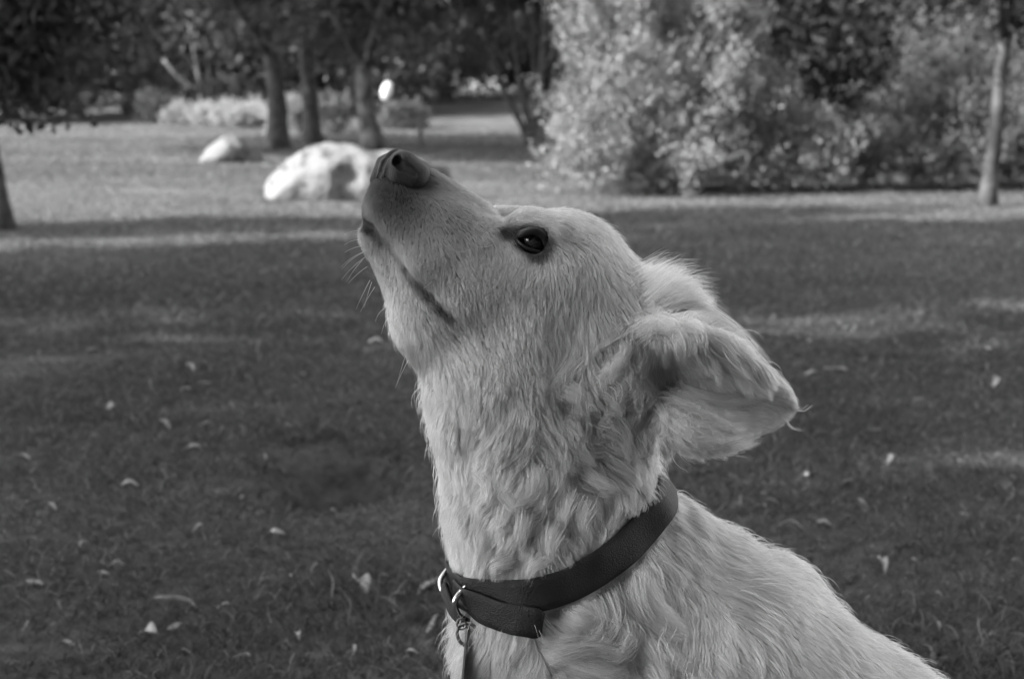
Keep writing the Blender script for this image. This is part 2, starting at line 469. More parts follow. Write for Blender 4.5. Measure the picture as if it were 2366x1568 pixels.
# trunks across the middle distance
for i, (u, v, path, r0, zc, lab, mt) in enumerate([
        (640, 347, [(0, 0, 0), (0.02, 0, 1.0), (-0.15, 0, 2.2), (-0.5, 0, 4.5)], 0.20, 0.0, "dark tree trunk with pale foot behind the pale boulders, leftmost of three", m_bark),
        (724, 334, [(0, 0, 0), (-0.05, 0, 1.0), (-0.1, 0, 2.4), (0.3, 0, 5.0)], 0.19, 0.0, "straight grey tree trunk behind the big boulder, middle of three", m_bark),
        (864, 350, [(0, 0, 0), (-0.15, 0, 0.8), (-0.10, 0, 1.6), (0.3, 0, 3.0), (0.4, 0, 5.0)], 0.19, 0.0, "kinked tree trunk with bright sunlit left side behind the big boulder", m_bark_pale)]):
    b_ = gxy(u, v)
    make_tree("woodland_tree", b_, path, r0, 0.10,
              [(0, 0, 6.0, 2.6, 2.4, 2.6), (-1.2, 0.3, 4.2, 1.6, 1.4, 1.3), (1.3, 0.2, 4.0, 1.6, 1.4, 1.3), (0.2, -0.6, 3.2, 1.6, 1.0, 0.7), (-0.6, 0.8, 2.7, 1.1, 0.8, 0.6), (1.1, 0.9, 2.6, 0.9, 0.8, 0.6), (-0.5, -0.9, 2.35, 1.3, 0.6, 0.6), (0.9, -0.8, 2.2, 1.0, 0.6, 0.55)],
              17000, 0.18, m_leaf_dark, mt, lab, 210 + i, clump_r=0.4, limbs=9, group="trees in the middle distance", flare=1.7)
# many-stemmed tree right of the middle
b_ = gxy(1238, 352)
root = make_tree("many_stemmed_tree", b_, [(0, 0, 0), (0.05, 0, 0.7), (0.12, 0, 1.5), (0.2, 0, 3.4)], 0.13, 0.07,
          [(0.2, 0.3, 4.6, 2.3, 2.2, 2.2), (-0.9, 0.2, 3.4, 1.1, 1.0, 0.8), (0.9, 0.3, 3.3, 1.2, 1.0, 0.9), (-0.2, 0.6, 3.0, 1.0, 0.7, 0.4), (-1.6, 0.8, 3.0, 0.9, 0.8, 0.6)],
          14000, 0.17, m_leaf_dark, m_bark, "dark tree of several stems fanning from one foot beside the pale bush", 220, clump_r=0.35, limbs=6, flare=2.2)
for (dx, top, r) in ((-0.30, -0.9, 0.075), (-0.14, -0.42, 0.07), (0.18, 0.35, 0.08), (0.0, -0.1, 0.05)):
    p0 = np.array([b_[0] + dx * 0.35, b_[1] - 0.05, 0.05])
    V, F = tube(catmull([p0, p0 + [dx * 0.5, 0, 0.45], p0 + [dx * 0.9 + top * 0.25, 0, 1.1], p0 + [top, 0.1, 2.6]], 10), np.linspace(r, r * 0.6, 10), 9)
    mesh_obj("stem", V, F, m_bark, root)

# big pale bush, its darker neighbours on the right
make_bush("pale_bush", (1.47, 14.2), [(0.0, 0.2, 0.80, 0.9, 2.6), (-0.30, 0.1, 0.55, 0.65, 2.2), (0.42, 0.2, 0.54, 0.7, 1.75), (0.92, 0.0, 0.52, 0.55, 1.1), (1.36, -0.1, 0.46, 0.45, 0.7), (-0.42, -0.3, 0.46, 0.5, 0.9), (0.4, -0.4, 0.75, 0.5, 1.1)],
          9000, 0.048, m_leaf_pale, "big pale feathery bush in full sun behind the dog's head", 300, shoot_len=0.20, per=13, hole=1.2, inner=0.7, clusters=165, cluster_r=0.115)
make_bush("ragged_bush", (4.75, 15.2), [(-0.42, 0, 0.42, 0.5, 1.55), (0.15, 0.2, 0.6, 0.6, 1.95), (0.75, 0.1, 0.6, 0.6, 1.4), (0.2, -0.4, 0.6, 0.4, 0.9), (-0.75, -0.3, 0.4, 0.4, 0.8), (1.2, 0.1, 0.6, 0.5, 1.6), (-0.9, -0.7, 0.45, 0.3, 0.5), (-0.2, -0.75, 0.5, 0.3, 0.55), (0.6, -0.7, 0.5, 0.3, 0.6), (1.3, -0.7, 0.5, 0.3, 0.5), (-1.5, -0.6, 0.4, 0.3, 0.45)],
          5400, 0.05, m_leaf_ragged, "ragged open bush with dark hollows at the right", 301, shoot_len=0.22, per=12, inner=0.5, hole=1.0, clusters=170, cluster_r=0.13)
b_ = gxy(2280, 482)
make_tree("right_trunk_tree", b_, [(0, 0, 0), (0.03, 0, 0.5), (0.06, 0, 1.2), (0.10, 0, 2.4), (0.2, 0, 4.0)], 0.066, 0.042,
          [(0.3, 0.3, 3.4, 1.3, 1.1, 1.0), (0.55, 0.1, 1.80, 0.7, 0.5, 0.42), (-0.5, 0.2, 1.95, 0.6, 0.5, 0.32), (0.15, -0.1, 1.78, 0.55, 0.4, 0.30)], 13000, 0.085, m_leaf_shade_dark, m_bark_right, "thin tree trunk lit at its foot near the right edge", 302, clump_r=0.28, flare=1.6)

# the dark wood that closes the view
k_ = 0
for (x, y, w_, h_, z0, n, lf, mt, lab) in [
        (3.7, 19.0, 1.7, 8.0, 0.1, 14000, 0.16, m_leaf_shade_dark, "dense tree in shade-dark leaf colour filling the gap right of the pale bush"),
        (7.2, 20.0, 2.3, 8.0, 0.1, 9000, 0.20, m_leaf_shade_dark, "dense tree in shade-dark leaf colour behind the ragged bush at the right edge"),
        (3.1, 24.0, 1.9, 9.0, 0.3, 9000, 0.22, m_leaf_shade_dark, "tree in shade-dark leaf colour directly behind the big pale bush"),
        (-15.5, 44.0, 3.2, 9.0, 0.2, 8000, 0.32, m_leaf_dark, "dark broad tree beyond the far left edge of the lawn"),
        (-11.0, 49.0, 3.2, 10.0, 0.2, 8000, 0.34, m_leaf_mid, "mid-toned tree with sunlit leaves beyond the lawn at left"),
        (-7.0, 52.0, 3.4, 11.0, 0.4, 8000, 0.36, m_leaf_dull, "dark tree at the wood's edge behind the leftmost trunk"),
        (-2.6, 56.0, 3.4, 11.0, 0.3, 8000, 0.36, m_leaf_dull, "dark tree at the wood's edge behind the kinked trunk"),
        (1.0, 60.0, 3.4, 8.0, 0.1, 8000, 0.36, m_leaf_dark, "dark round tree on the far sunlit slope"),
        (5.5, 52.0, 3.4, 11.0, 0.3, 8000, 0.36, m_leaf_dark, "dark tree on the far slope right of the many-stemmed tree"),
        (-12.6, 47.0, 2.4, 8.0, 0.1, 7000, 0.26, m_leaf_dull, "dark bushy tree where the left lawn meets the wood"),
        (-8.6, 46.5, 2.6, 9.0, 0.1, 7000, 0.30, m_leaf_dull, "dark bushy tree behind the bare snag"),
        (-4.4, 47.0, 2.4, 9.0, 0.1, 7000, 0.30, m_leaf_dull, "dark bushy tree between the leftmost and kinked trunks"),
        (-19.0, 52.0, 4.0, 11.0, 0.3, 6000, 0.40, m_leaf_dark, "dark tree at the far left end of the wood"),
        (10.5, 48.0, 4.0, 11.0, 0.3, 6000, 0.40, m_leaf_dark, "dark tree far behind the bushes at right"),
        (16.0, 50.0, 4.0, 11.0, 0.3, 6000, 0.40, m_leaf_dark, "dark tree at the far right end of the wood")]:
    b2 = [(0, 0, z0 + h_ * 0.5, w_, w_, h_ * 0.5), (0.4 * w_, -0.3 * w_, z0 + h_ * 0.22, w_ * 0.7, w_ * 0.7, h_ * 0.24), (-0.4 * w_, -0.3 * w_, z0 + h_ * 0.24, w_ * 0.75, w_ * 0.7, h_ * 0.26), (0, -0.2 * w_, z0 + h_ * 0.15, w_ * 0.8, w_ * 0.6, h_ * 0.18)]
    make_tree("wood_tree", (x, y), [(0, 0, 0), (0, 0, h_ * 0.2), (0.1, 0, h_ * 0.5), (0, 0, h_ * 0.85)], 0.22, 0.06, b2, n, lf, mt, m_bark, lab, 400 + k_, clump_r=lf * 2.4, limbs=3, group="trees of the dark wood", min_z=0.05)
    k_ += 1
# tree ring on the far sides so that the wood goes on
for (x, y, lab) in [(-14, 72, "tall tree deep in the wood behind the left lawn edge"), (-6, 76, "tall tree deep in the wood behind the middle trunks"), (2, 78, "tall tree deep in the wood above the far slope"), (10, 76, "tall tree deep in the wood behind the pale bush"), (18, 72, "tall tree deep in the wood at right"), (-21, 72, "tall tree deep in the wood at far left"),
        (-34, 58, "far tree of the wood well left of the view"), (-27, 62, "far tree of the wood left of the view"), (24, 58, "far tree of the wood right of the view"), (33, 60, "far tree of the wood well right of the view")]:
    b2 = [(0, 0, 6.0, 5.5, 4.5, 6.0), (0, -1.5, 2.5, 5.0, 3.0, 2.6)]
    make_tree("wood_tree", (x, y), [(0, 0, 0), (0, 0, 3), (0.1, 0, 6), (0, 0, 9)], 0.3, 0.08, b2, 5000, 0.6, m_leaf_dark, m_bark, lab, 430 + k_, clump_r=1.0, limbs=2, group="trees of the dark wood", min_z=0.05)
    k_ += 1
# sunlit shrubs along the far lawn edge
for i, (u, y, w_, h_, mt, lab) in enumerate([
        (385, 42.5, 0.55, 0.75, m_leaf_mid, "small shrub at the far lawn edge, leftmost of the low row"),
        (452, 42.0, 0.62, 0.62, m_leaf_shrub, "low pale shrub at the lawn edge beneath the bare stem"),
        (520, 41.0, 0.75, 0.60, m_leaf_shrub, "widest low pale shrub in the row at the far lawn edge"),
        (590, 40.5, 0.62, 0.55, m_leaf_shrub, "low pale shrub next to the leftmost dark trunk"),
        (545, 44.5, 0.9, 1.5, m_leaf_mid, "taller grey shrub behind the low pale row"),
        (425, 45.0, 1.0, 1.5, m_leaf_mid, "taller grey shrub left of the bare stem"),
        (690, 37.0, 0.5, 0.95, m_leaf_shrub, "upright shrub lit between the left and middle trunks"),
        (790, 37.0, 0.6, 1.15, m_leaf_mid, "leafy shrub between the middle and kinked trunks"),
        (940, 40.0, 0.55, 0.6, m_leaf_mid, "small shrub at the foot of the white marker post"),
        (1030, 52.0, 1.5, 2.5, m_leaf_dark, "round dark bush standing on the far slope"),
        (1065, 56.0, 1.3, 3.6, m_leaf_shrub, "sunlit treetop showing above the round dark bush"),
        (395, 47.0, 1.2, 4.2, m_leaf_shrub, "sunlit tall bush rising behind the lawn at upper left")]):
    x = (u - 1183) / FPX * y * 1.015
    make_bush("lawn_edge_shrub", (x, y), [(0, 0, w_, w_ * 0.7, h_), (-0.4 * w_, -0.2 * w_, w_ * 0.6, w_ * 0.5, h_ * 0.75), (0.45 * w_, 0.1 * w_, w_ * 0.55, w_ * 0.5, h_ * 0.85)],
              420, 0.10 if h_ < 2 else 0.16, mt, lab, 500 + i, cat="shrub", group="shrubs along the far lawn edge", shoot_len=0.22 if h_ < 2 else 0.5, per=10, up=0.6)
# bare pale stem with a broken bough
m_snag = grey_mat("bleached_wood", 0.07, 0.17, scale=5, rough=0.8)
bx, by = (486 - 1183) / FPX * 43.3, 42.8
snag = empty("bare_snag", (bx, by, float(ground_z(bx, by))))
tag(snag, "bare pale stem with a broken slanting bough at the wood's edge", "dead tree")
z0 = float(ground_z(bx, by))
V, F = tube(catmull([(bx, by, z0 - 0.05), (bx - 0.03, by, z0 + 0.8), (bx - 0.12, by, z0 + 1.5), (bx - 0.3, by, z0 + 2.9)], 12), np.linspace(0.09, 0.045, 12), 9)
mesh_obj("trunk", V, F, m_bark_pale, snag)
V, F = tube(catmull([(bx - 0.10, by - 0.05, z0 + 0.95), (bx - 0.5, by - 0.2, z0 + 1.2), (bx - 0.72, by - 0.25, z0 + 1.42), (bx - 1.05, by - 0.3, z0 + 1.85)], 10), np.linspace(0.075, 0.045, 10), 8)
mesh_obj("bough", V, F, m_snag, snag)
V, F = tube(catmull([(bx + 0.16, by + 0.1, z0 - 0.05), (bx + 0.14, by + 0.1, z0 + 0.8), (bx + 0.2, by + 0.1, z0 + 1.6)], 8), np.linspace(0.06, 0.04, 8), 8)
mesh_obj("stem", V, F, m_bark_pale, snag)

# ---------------------------------------------------------------- boulders
def boulder(name, base, prof, depth, label, seed, yaw=0.0, group=None):
    """prof: (x, height) silhouette from left to right in metres; swept into a lumpy stone"""
    rnd = np.random.RandomState(seed)
    nx_, na = 90, 56
    xs = np.linspace(prof[0][0], prof[-1][0], nx_)
    hs = np.interp(xs, [p[0] for p in prof], [p[1] for p in prof])
    hs = np.convolve(np.pad(hs, 2, mode='edge'), [.1, .2, .4, .2, .1], 'valid')
    mid = (xs[0] + xs[-1]) / 2; half = (xs[-1] - xs[0]) / 2
    V = []
    for i, x in enumerate(xs):
        e = math.sqrt(max(0.0, 1 - ((x - mid) / half) ** 2)) ** 0.7
        for a in np.linspace(0, 2 * math.pi, na, endpoint=False):
            cy, cz = math.cos(a), math.sin(a)
            yy = math.copysign(abs(cy) ** 0.75, cy) * depth * (0.25 + 0.75 * e) * (0.6 + 0.4 * hs[i] / hs.max())
            zz = hs[i] * 0.5 + math.copysign(abs(cz) ** 0.75, cz) * (hs[i] * 0.5 + 0.03)
            V.append([x, yy, zz - 0.02])
    V = np.array(V)
    s = hs.max()
    nn = (smooth_noise(V, 4.0, seed) * 0.06 + smooth_noise(V, 10.0, seed + 1) * 0.045 - np.abs(smooth_noise(V, 9.0, seed + 2)) * 0.04 + smooth_noise(V, 26.0, seed + 3) * 0.014) * s / 0.5
    dirn = V - np.column_stack([np.repeat(xs, na), np.zeros(len(V)), np.repeat(hs * 0.45, na)])
    dirn /= np.linalg.norm(dirn, axis=1)[:, None] + 1e-6
    V = V + dirn * nn[:, None]
    ctr_ = np.array([mid, 0, s * 0.4])
    for _ in range(26):                                     # flat breaks in the stone
        pn = rnd.normal(size=3); pn[2] = abs(pn[2]) * 0.9; pn /= np.linalg.norm(pn)
        sup = ((V - ctr_) @ pn)
        over = sup - sup.max() * rnd.uniform(0.87, 0.97)
        V = V - np.where(over > 0, over * 0.92, 0)[:, None] * pn
    V = V + dirn * (smooth_noise(V, 24.0, seed + 5) * 0.008 * s / 0.5)[:, None]
    c, s_ = math.cos(yaw), math.sin(yaw)
    V = np.column_stack([V[:, 0] * c - V[:, 1] * s_, V[:, 0] * s_ + V[:, 1] * c, V[:, 2]]) + [base[0], base[1], float(ground_z(base[0], base[1]))]
    F = []
    for i in range(nx_ - 1):
        for j in range(na):
            F.append([i * na + j, (i + 1) * na + j, (i + 1) * na + (j + 1) % na, i * na + (j + 1) % na])
    F.append(list(range(na))); F.append([(nx_ - 1) * na + j for j in range(na)][::-1])
    return tag(mesh_obj(name, V, F, m_rock), label, "boulder", group)
b_ = gxy(812, 462)
boulder("boulder", (b_[0], b_[1] + 0.35), [(-0.86, 0.16), (-0.82, 0.34), (-0.66, 0.42), (-0.52, 0.53), (-0.30, 0.55), (0.0, 0.52), (0.3, 0.46), (0.6, 0.38), (0.85, 0.27), (0.92, 0.12)], 0.42,
        "long pale boulder on the lawn, partly behind the dog's nose", 600, group="boulders on the lawn")
b_ = gxy(520, 374)
boulder("boulder", (b_[0], b_[1] + 0.3), [(-0.45, 0.06), (-0.38, 0.2), (-0.2, 0.36), (0.0, 0.40), (0.15, 0.36), (0.3, 0.22), (0.52, 0.05)], 0.34,
        "smaller pale boulder farther back, left of the long one", 610, group="boulders on the lawn")

# white marker and short post by the far path
mx_, my_ = (900 - 1183) / FPX * 40.0, 39.5
mk = empty("marker_post", (mx_, my_, float(ground_z(mx_, my_))))
tag(mk, "thin post carrying a white oval plate beside the kinked trunk", "marker post")
z0 = float(ground_z(mx_, my_))
V, F = tube([(mx_, my_, z0 - 0.05), (mx_, my_, z0 + 0.5), (mx_ + 0.01, my_, z0 + 1.0)], 0.035, 8)
mesh_obj("pole", V, F, m_bark_pale, mk)
an = np.linspace(0, 2 * math.pi, 28, endpoint=False)
ring0 = np.column_stack([0.15 * np.cos(an), np.zeros(28), 0.26 * np.sin(an)])
ct, st_ = math.cos(-0.28), math.sin(-0.28)
ring0 = np.column_stack([ring0[:, 0] * ct - ring0[:, 2] * st_, ring0[:, 1], ring0[:, 0] * st_ + ring0[:, 2] * ct])
c0 = np.array([mx_ + 0.02, my_ - 0.05, z0 + 1.06])
V = np.vstack([ring0 * 0.94 + c0 + [0, -0.025, 0], ring0 + c0 + [0, -0.012, 0], ring0 + c0 + [0, 0.012, 0], ring0 * 0.94 + c0 + [0, 0.025, 0]])
F = [[k * 28 + j, k * 28 + (j + 1) % 28, (k + 1) * 28 + (j + 1) % 28, (k + 1) * 28 + j] for k in range(3) for j in range(28)]
F.append(list(range(28))[::-1]); F.append([84 + j for j in range(28)])
mesh_obj("plate", V, F, m_white, mk)
b_ = gxy(972, 338)
V, F = tube([(b_[0], b_[1], -0.05), (b_[0], b_[1], 0.25), (b_[0] + 0.01, b_[1], 0.48), (b_[0] + 0.01, b_[1], 0.50)], [0.05, 0.05, 0.048, 0.03], 10)
o = mesh_obj("short_post", V, F, m_post)
tag(o, "short dark wooden post on the lawn before the far slope", "post")
# ---------------------------------------------------------------- the dog: body as one surface from a distance field
# local frame: a = along the picture's x, b = down, c = away from the camera; unit DS metres
D0 = 1.30
DS = D0 / FPX
def dogw(p):
    p = np.asarray(p, float)
    return (CAMP + np.multiply.outer(p[..., 0] - 1183, RIGHT) * DS + np.multiply.outer(784 - p[..., 1], UP) * DS
            + np.multiply.outer(D0 + p[..., 2] * DS, FWD))
def dogw_dir(p):
    return (np.multiply.outer(p[..., 0], RIGHT) - np.multiply.outer(p[..., 1], UP) + np.multiply.outer(p[..., 2], FWD))

class Field:
    def __init__(s, lo, hi, h):
        s.lo = np.array(lo, float); s.h = float(h)
        s.n = np.ceil((np.array(hi) - s.lo) / h).astype(int) + 1
        s.F = np.full(s.n, 400.0, dtype=np.float32)
    def box(s, lo, hi):
        i0 = np.clip(np.floor((np.array(lo) - s.lo) / s.h).astype(int), 0, s.n)
        i1 = np.clip(np.ceil((np.array(hi) - s.lo) / s.h).astype(int) + 1, 0, s.n)
        sl = tuple(slice(a, b) for a, b in zip(i0, i1))
        ax = [(s.lo[k] + s.h * np.arange(i0[k], i1[k])).astype(np.float32) for k in range(3)]
        return sl, ax[0][:, None, None], ax[1][None, :, None], ax[2][None, None, :]
    def blend(s, sl, d, k):
        a = s.F[sl]
        if k > 0:
            hh = np.maximum(k - np.abs(a - d), 0) / k
            s.F[sl] = np.minimum(a, d) - hh * hh * (k * 0.25)
        else:
            s.F[sl] = np.minimum(a, d)
    def carve(s, sl, d, k):
        a = s.F[sl]; d = -d
        hh = np.maximum(k - np.abs(a - d), 0) / max(k, 1e-6)
        s.F[sl] = np.maximum(a, d) + hh * hh * (k * 0.25)
    def cone(s, A, B, k=40, pad=90, carve=False, squash=1.0):
        """round cone A=(a,b,c,r) to B; squash scales its depth"""
        A = np.array(A, float); B = np.array(B, float)
        R = max(A[3], B[3]) * max(1, squash)
        lo = np.minimum(A[:3], B[:3]) - R - pad; hi = np.maximum(A[:3], B[:3]) + R + pad
        sl, X, Y, Z = s.box(lo, hi)
        if min(s.F[sl].shape) == 0: return
        mid = (A[2] + B[2]) / 2
        ba = B[:3] - A[:3]; L2 = float(ba @ ba) + 1e-9
        if squash != 1.0:
            ca = A[2]; Zs = None
            t = np.clip(((X - A[0]) * ba[0] + (Y - A[1]) * ba[1] + (Z - A[2]) * ba[2]) / L2, 0, 1)
            dz = (Z - A[2] - t * ba[2]) / squash
        else:
            t = np.clip(((X - A[0]) * ba[0] + (Y - A[1]) * ba[1] + (Z - A[2]) * ba[2]) / L2, 0, 1)
            dz = Z - A[2] - t * ba[2]
        d = np.sqrt((X - A[0] - t * ba[0]) ** 2 + (Y - A[1] - t * ba[1]) ** 2 + dz ** 2) - (A[3] + t * (B[3] - A[3]))
        d = d.astype(np.float32)
        if carve: s.carve(sl, d, k)
        else: s.blend(sl, d, k)
    def ball(s, A, k=40, pad=90, carve=False, squash=1.0):
        s.cone(A, (A[0] + 0.01, A[1], A[2], A[3]), k, pad, carve, squash)
    def tri(s, P, r, k=20, pad=60):
        """rounded triangles P (n,3,3)"""
        P = np.asarray(P, float)
        sl, X, Y, Z = s.box(P.min((0, 1)) - r - pad, P.max((0, 1)) + r + pad)
        shp = np.broadcast(X, Y, Z).shape
        Q = np.stack([np.broadcast_to(X, shp), np.broadcast_to(Y, shp), np.broadcast_to(Z, shp)], -1).reshape(-1, 3).astype(np.float32)
        D = np.full(len(Q), 1e9, np.float32)
        for a, b, c in P:
            D = np.minimum(D, tri_dist2(Q, a, b, c))
        d = (np.sqrt(D) - r).reshape(shp)
        s.blend(sl, d, k)
    def sample(s, P):
        q = (P - s.lo) / s.h
        q = np.clip(q, 0, s.n - 1.001)
        i = q.astype(np.int32); f = (q - i).astype(np.float32)
        n1, n2 = s.n[1], s.n[2]
        base = (i[:, 0] * n1 + i[:, 1]) * n2 + i[:, 2]
        G = s.F.ravel()
        def at(dx, dy, dz): return G[base + (dx * n1 + dy) * n2 + dz]
        fx, fy, fz = f[:, 0], f[:, 1], f[:, 2]
        c00 = at(0, 0, 0) * (1 - fx) + at(1, 0, 0) * fx
        c01 = at(0, 0, 1) * (1 - fx) + at(1, 0, 1) * fx
        c10 = at(0, 1, 0) * (1 - fx) + at(1, 1, 0) * fx
        c11 = at(0, 1, 1) * (1 - fx) + at(1, 1, 1) * fx
        return (c00 * (1 - fy) + c10 * fy) * (1 - fz) + (c01 * (1 - fy) + c11 * fy) * fz
    def grad(s, P, e=None):
        e = e or s.h
        g = np.stack([s.sample(P + d) - s.sample(P - d) for d in (np.array([e, 0, 0]), np.array([0, e, 0]), np.array([0, 0, e]))], -1)
        return g / (np.linalg.norm(g, axis=1)[:, None] + 1e-9)
    def mesh(s):
        """surface nets -> verts, quads"""
        F = s.F; S = F < 0
        nx, ny, nz = F.shape
        cnt = np.zeros((nx - 1, ny - 1, nz - 1), np.uint8)
        for dx in (0, 1):
            for dy in (0, 1):
                for dz in (0, 1):
                    cnt += S[dx:nx - 1 + dx, dy:ny - 1 + dy, dz:nz - 1 + dz]
        act = (cnt > 0) & (cnt < 8)
        ii = np.argwhere(act)
        idx = np.full(act.shape, -1, np.int32); idx[act] = np.arange(len(ii))
        corners = np.array([[x, y, z] for x in (0, 1) for y in (0, 1) for z in (0, 1)])
        vals = np.stack([F[ii[:, 0] + c[0], ii[:, 1] + c[1], ii[:, 2] + c[2]] for c in corners], 1)
        acc = np.zeros((len(ii), 3)); num = np.zeros(len(ii))
        for a in range(8):
            for b in range(a + 1, 8):
                if np.abs(corners[a] - corners[b]).sum() != 1: continue
                va, vb = vals[:, a], vals[:, b]
                m = (va < 0) != (vb < 0)
                t = np.where(m, va / np.where(m, va - vb, 1), 0)
                acc += np.where(m[:, None], corners[a] + t[:, None] * (corners[b] - corners[a]), 0); num += m
        V = s.lo + s.h * (ii + acc / num[:, None])
        Q = []
        for ax in range(3):
            o1, o2 = [(1, 2), (2, 0), (0, 1)][ax]
            A = S[tuple(slice(0, -1) if k == ax else slice(1, -1) for k in range(3))]
            B = S[tuple(slice(1, None) if k == ax else slice(1, -1) for k in range(3))]
            e = np.argwhere(A != B)
            off = np.ones(3, int); off[ax] = 0
            e = e + off
            inside = S[e[:, 0], e[:, 1], e[:, 2]]
            d1 = np.zeros(3, int); d1[o1] = 1
            d2 = np.zeros(3, int); d2[o2] = 1
            def cell(q): return idx[q[:, 0], q[:, 1], q[:, 2]]
            q = np.stack([cell(e - d1 - d2), cell(e - d2), cell(e), cell(e - d1)], 1)
            q[~inside] = q[~inside][:, ::-1]
            Q.append(q)
        Q = np.concatenate(Q)
        return V, Q[(Q >= 0).all(1)]

def tri_dist2(p, a, b, c):
    a, b, c = (np.asarray(x, np.float32) for x in (a, b, c))
    ba, cb, ac = b - a, c - b, a - c
    nor = np.cross(ba, ac)
    pa, pb, pc = p - a, p - b, p - c
    def dot2(x): return np.einsum('ij,ij->i', x, x)
    inside = (np.sign(pa @ np.cross(ba, nor)) + np.sign(pb @ np.cross(cb, nor)) + np.sign(pc @ np.cross(ac, nor))) < 2.0
    e = np.minimum(np.minimum(
        dot2(np.outer(np.clip(pa @ ba / (ba @ ba), 0, 1), ba) - pa),
        dot2(np.outer(np.clip(pb @ cb / (cb @ cb), 0, 1), cb) - pb)),
        dot2(np.outer(np.clip(pc @ ac / (ac @ ac), 0, 1), ac) - pc))
    f = (pa @ nor) ** 2 / (nor @ nor + 1e-9)
    return np.where(inside, e, f).astype(np.float32)

H = 6.0
body = Field((780, 320, -420), (2860, 2600, 520), H)
# torso of the sitting dog, haunches, tail, legs
body.cone((1478, 1420, 40, 225), (1668, 1572, 50, 292), 60)
body.cone((1668, 1572, 50, 292), (1950, 1858, 60, 345), 80)
body.cone((1950, 1858, 60, 345), (2080, 2220, 60, 330), 80)
body.cone((1285, 1450, 20, 225), (1330, 1800, 40, 250), 90)
body.cone((1330, 1800, 40, 250), (1800, 2000, 60, 280), 120)
body.ball((1800, 1408, 60, 116), 22)                                # withers
for sgn, cz in ((-1, -170), (1, 280)):
    body.cone((2150, 2200, 60 + sgn * 190, 210), (1950, 2360, 60 + sgn * 240, 130), 80)      # thigh
    body.cone((1950, 2400, 60 + sgn * 240, 80), (1720, 2515, 60 + sgn * 240, 52), 60)         # hind foot
    body.cone((1420, 1680, 40 + sgn * 130, 150), (1390, 1960, 40 + sgn * 130, 88), 80)        # upper foreleg
    body.cone((1390, 1960, 40 + sgn * 130, 88), (1370, 2470, 40 + sgn * 125, 58), 50)
    body.cone((1365, 2500, 40 + sgn * 125, 60), (1300, 2515, 40 + sgn * 125, 52), 40)         # paw
body.cone((2330, 2420, 60, 70), (2700, 2500, 160, 50), 60)          # tail
# neck
body.cone((1180, 905, -10, 178), (1246, 1260, 10, 190), 70)
body.cone((1350, 800, 0, 154), (1356, 1130, 15, 150), 60)
body.cone((1246, 1260, 10, 190), (1320, 1500, 30, 215), 70)
body.cone((1356, 1130, 15, 150), (1490, 1420, 40, 205), 50)
body.cone((1484, 1272, 30, 146), (1600, 1372, 45, 180), 30)
# skull, cheeks
body.ball((1292, 640, -2, 148), 40)
body.cone((1300, 650, 0, 146), (1372, 715, 5, 128), 50)
body.cone((1372, 715, 5, 132), (1400, 860, 0, 150), 60)
body.cone((1230, 700, -20, 128), (1190, 820, -15, 130), 60)
# muzzle, jaw
body.cone((928, 462, -72, 56), (1020, 540, -58, 84), 30)
body.cone((1020, 540, -58, 84), (1150, 640, -30, 128), 40)
body.cone((893, 572, -68, 40), (1010, 740, -45, 86), 26)
body.cone((1010, 740, -45, 86), (1130, 860, -20, 140), 60)
body.ball((876, 548, -70, 36), 24)
body.cone((896, 498, -112, 38), (1000, 610, -118, 50), 36)          # near flews
body.cone((1000, 610, -118, 50), (1090, 690, -112, 58), 50)
body.cone((1090, 690, -104, 58), (1200, 760, -90, 74), 50)
body.cone((878, 488, -34, 30), (975, 610, 0, 46), 30)               # far flews
body.cone((900, 452, -80, 34), (886, 490, -84, 34), 26)             # lip under the nose
body.cone((990, 425, -68, 28), (1105, 500, -34, 34), 30)            # bridge of the nose
# brows
body.cone((1215, 530, -88, 40), (1285, 548, -102, 42), 34)
body.cone((1150, 503, 52, 30), (1235, 512, 66, 38), 34)
body.ball((1120, 560, -82, 40), 30)
body.cone((1150, 650, -100, 40), (1270, 660, -112, 44), 40)         # cheekbone
# eye socket, mouth line
EYE = np.array([1231.0, 566.0, -112.0]); EYE_R = 26.5
body.ball((1229, 565, -140, 33), 14, carve=True)
MOUTH = np.array([[846, 527, -100], [872, 540, -122], [905, 590, -140], [945, 640, -150], [1000, 692, -152], [1046, 728, -150]], float)
for A, B in zip(MOUTH[:-1], MOUTH[1:]):
    ra_, rb_ = (6 + 7 * min(1, np.linalg.norm(Q_ - MOUTH[-1]) / 90) for Q_ in (A, B))
    body.cone((*A, ra_), (*B, rb_), 10, pad=40, carve=True)
# ears
def ear_patch(cols, nu=9, nv=9):
    cols = np.array(cols, float)                       # (ncol, 3 rows, 3)
    rows = np.stack([catmull(c, nv) for c in cols])    # (ncol, nv, 3)
    grid = np.stack([catmull(rows[:, j], nu) for j in range(nv)], 1)
    T = []
    for i in range(nu - 1):
        for j in range(nv - 1):
            a, b, c, d = grid[i, j], grid[i + 1, j], grid[i + 1, j + 1], grid[i, j + 1]
            if np.linalg.norm(np.cross(b - a, c - a)) > 1: T.append([a, b, c])
            if np.linalg.norm(np.cross(c - a, d - a)) > 1: T.append([a, c, d])
    return grid, np.array(T)
ear_grid, ear_tris = ear_patch([
    [(1478, 752, -118), (1492, 850, -72), (1505, 938, -112)],
    [(1540, 764, -190), (1545, 868, -80), (1540, 985, -166)],
    [(1630, 786, -198), (1630, 892, -122), (1622, 1002, -170)],
    [(1712, 838, -176), (1708, 920, -128), (1696, 988, -152)],
    [(1772, 890, -136), (1768, 932, -108), (1754, 968, -128)],
    [(1802, 922, -98), (1803, 934, -96), (1794, 950, -98)]])
body.tri(ear_tris, 13, 22)
body.cone((1490, 772, -115, 42), (1560, 782, -172, 22), 34)
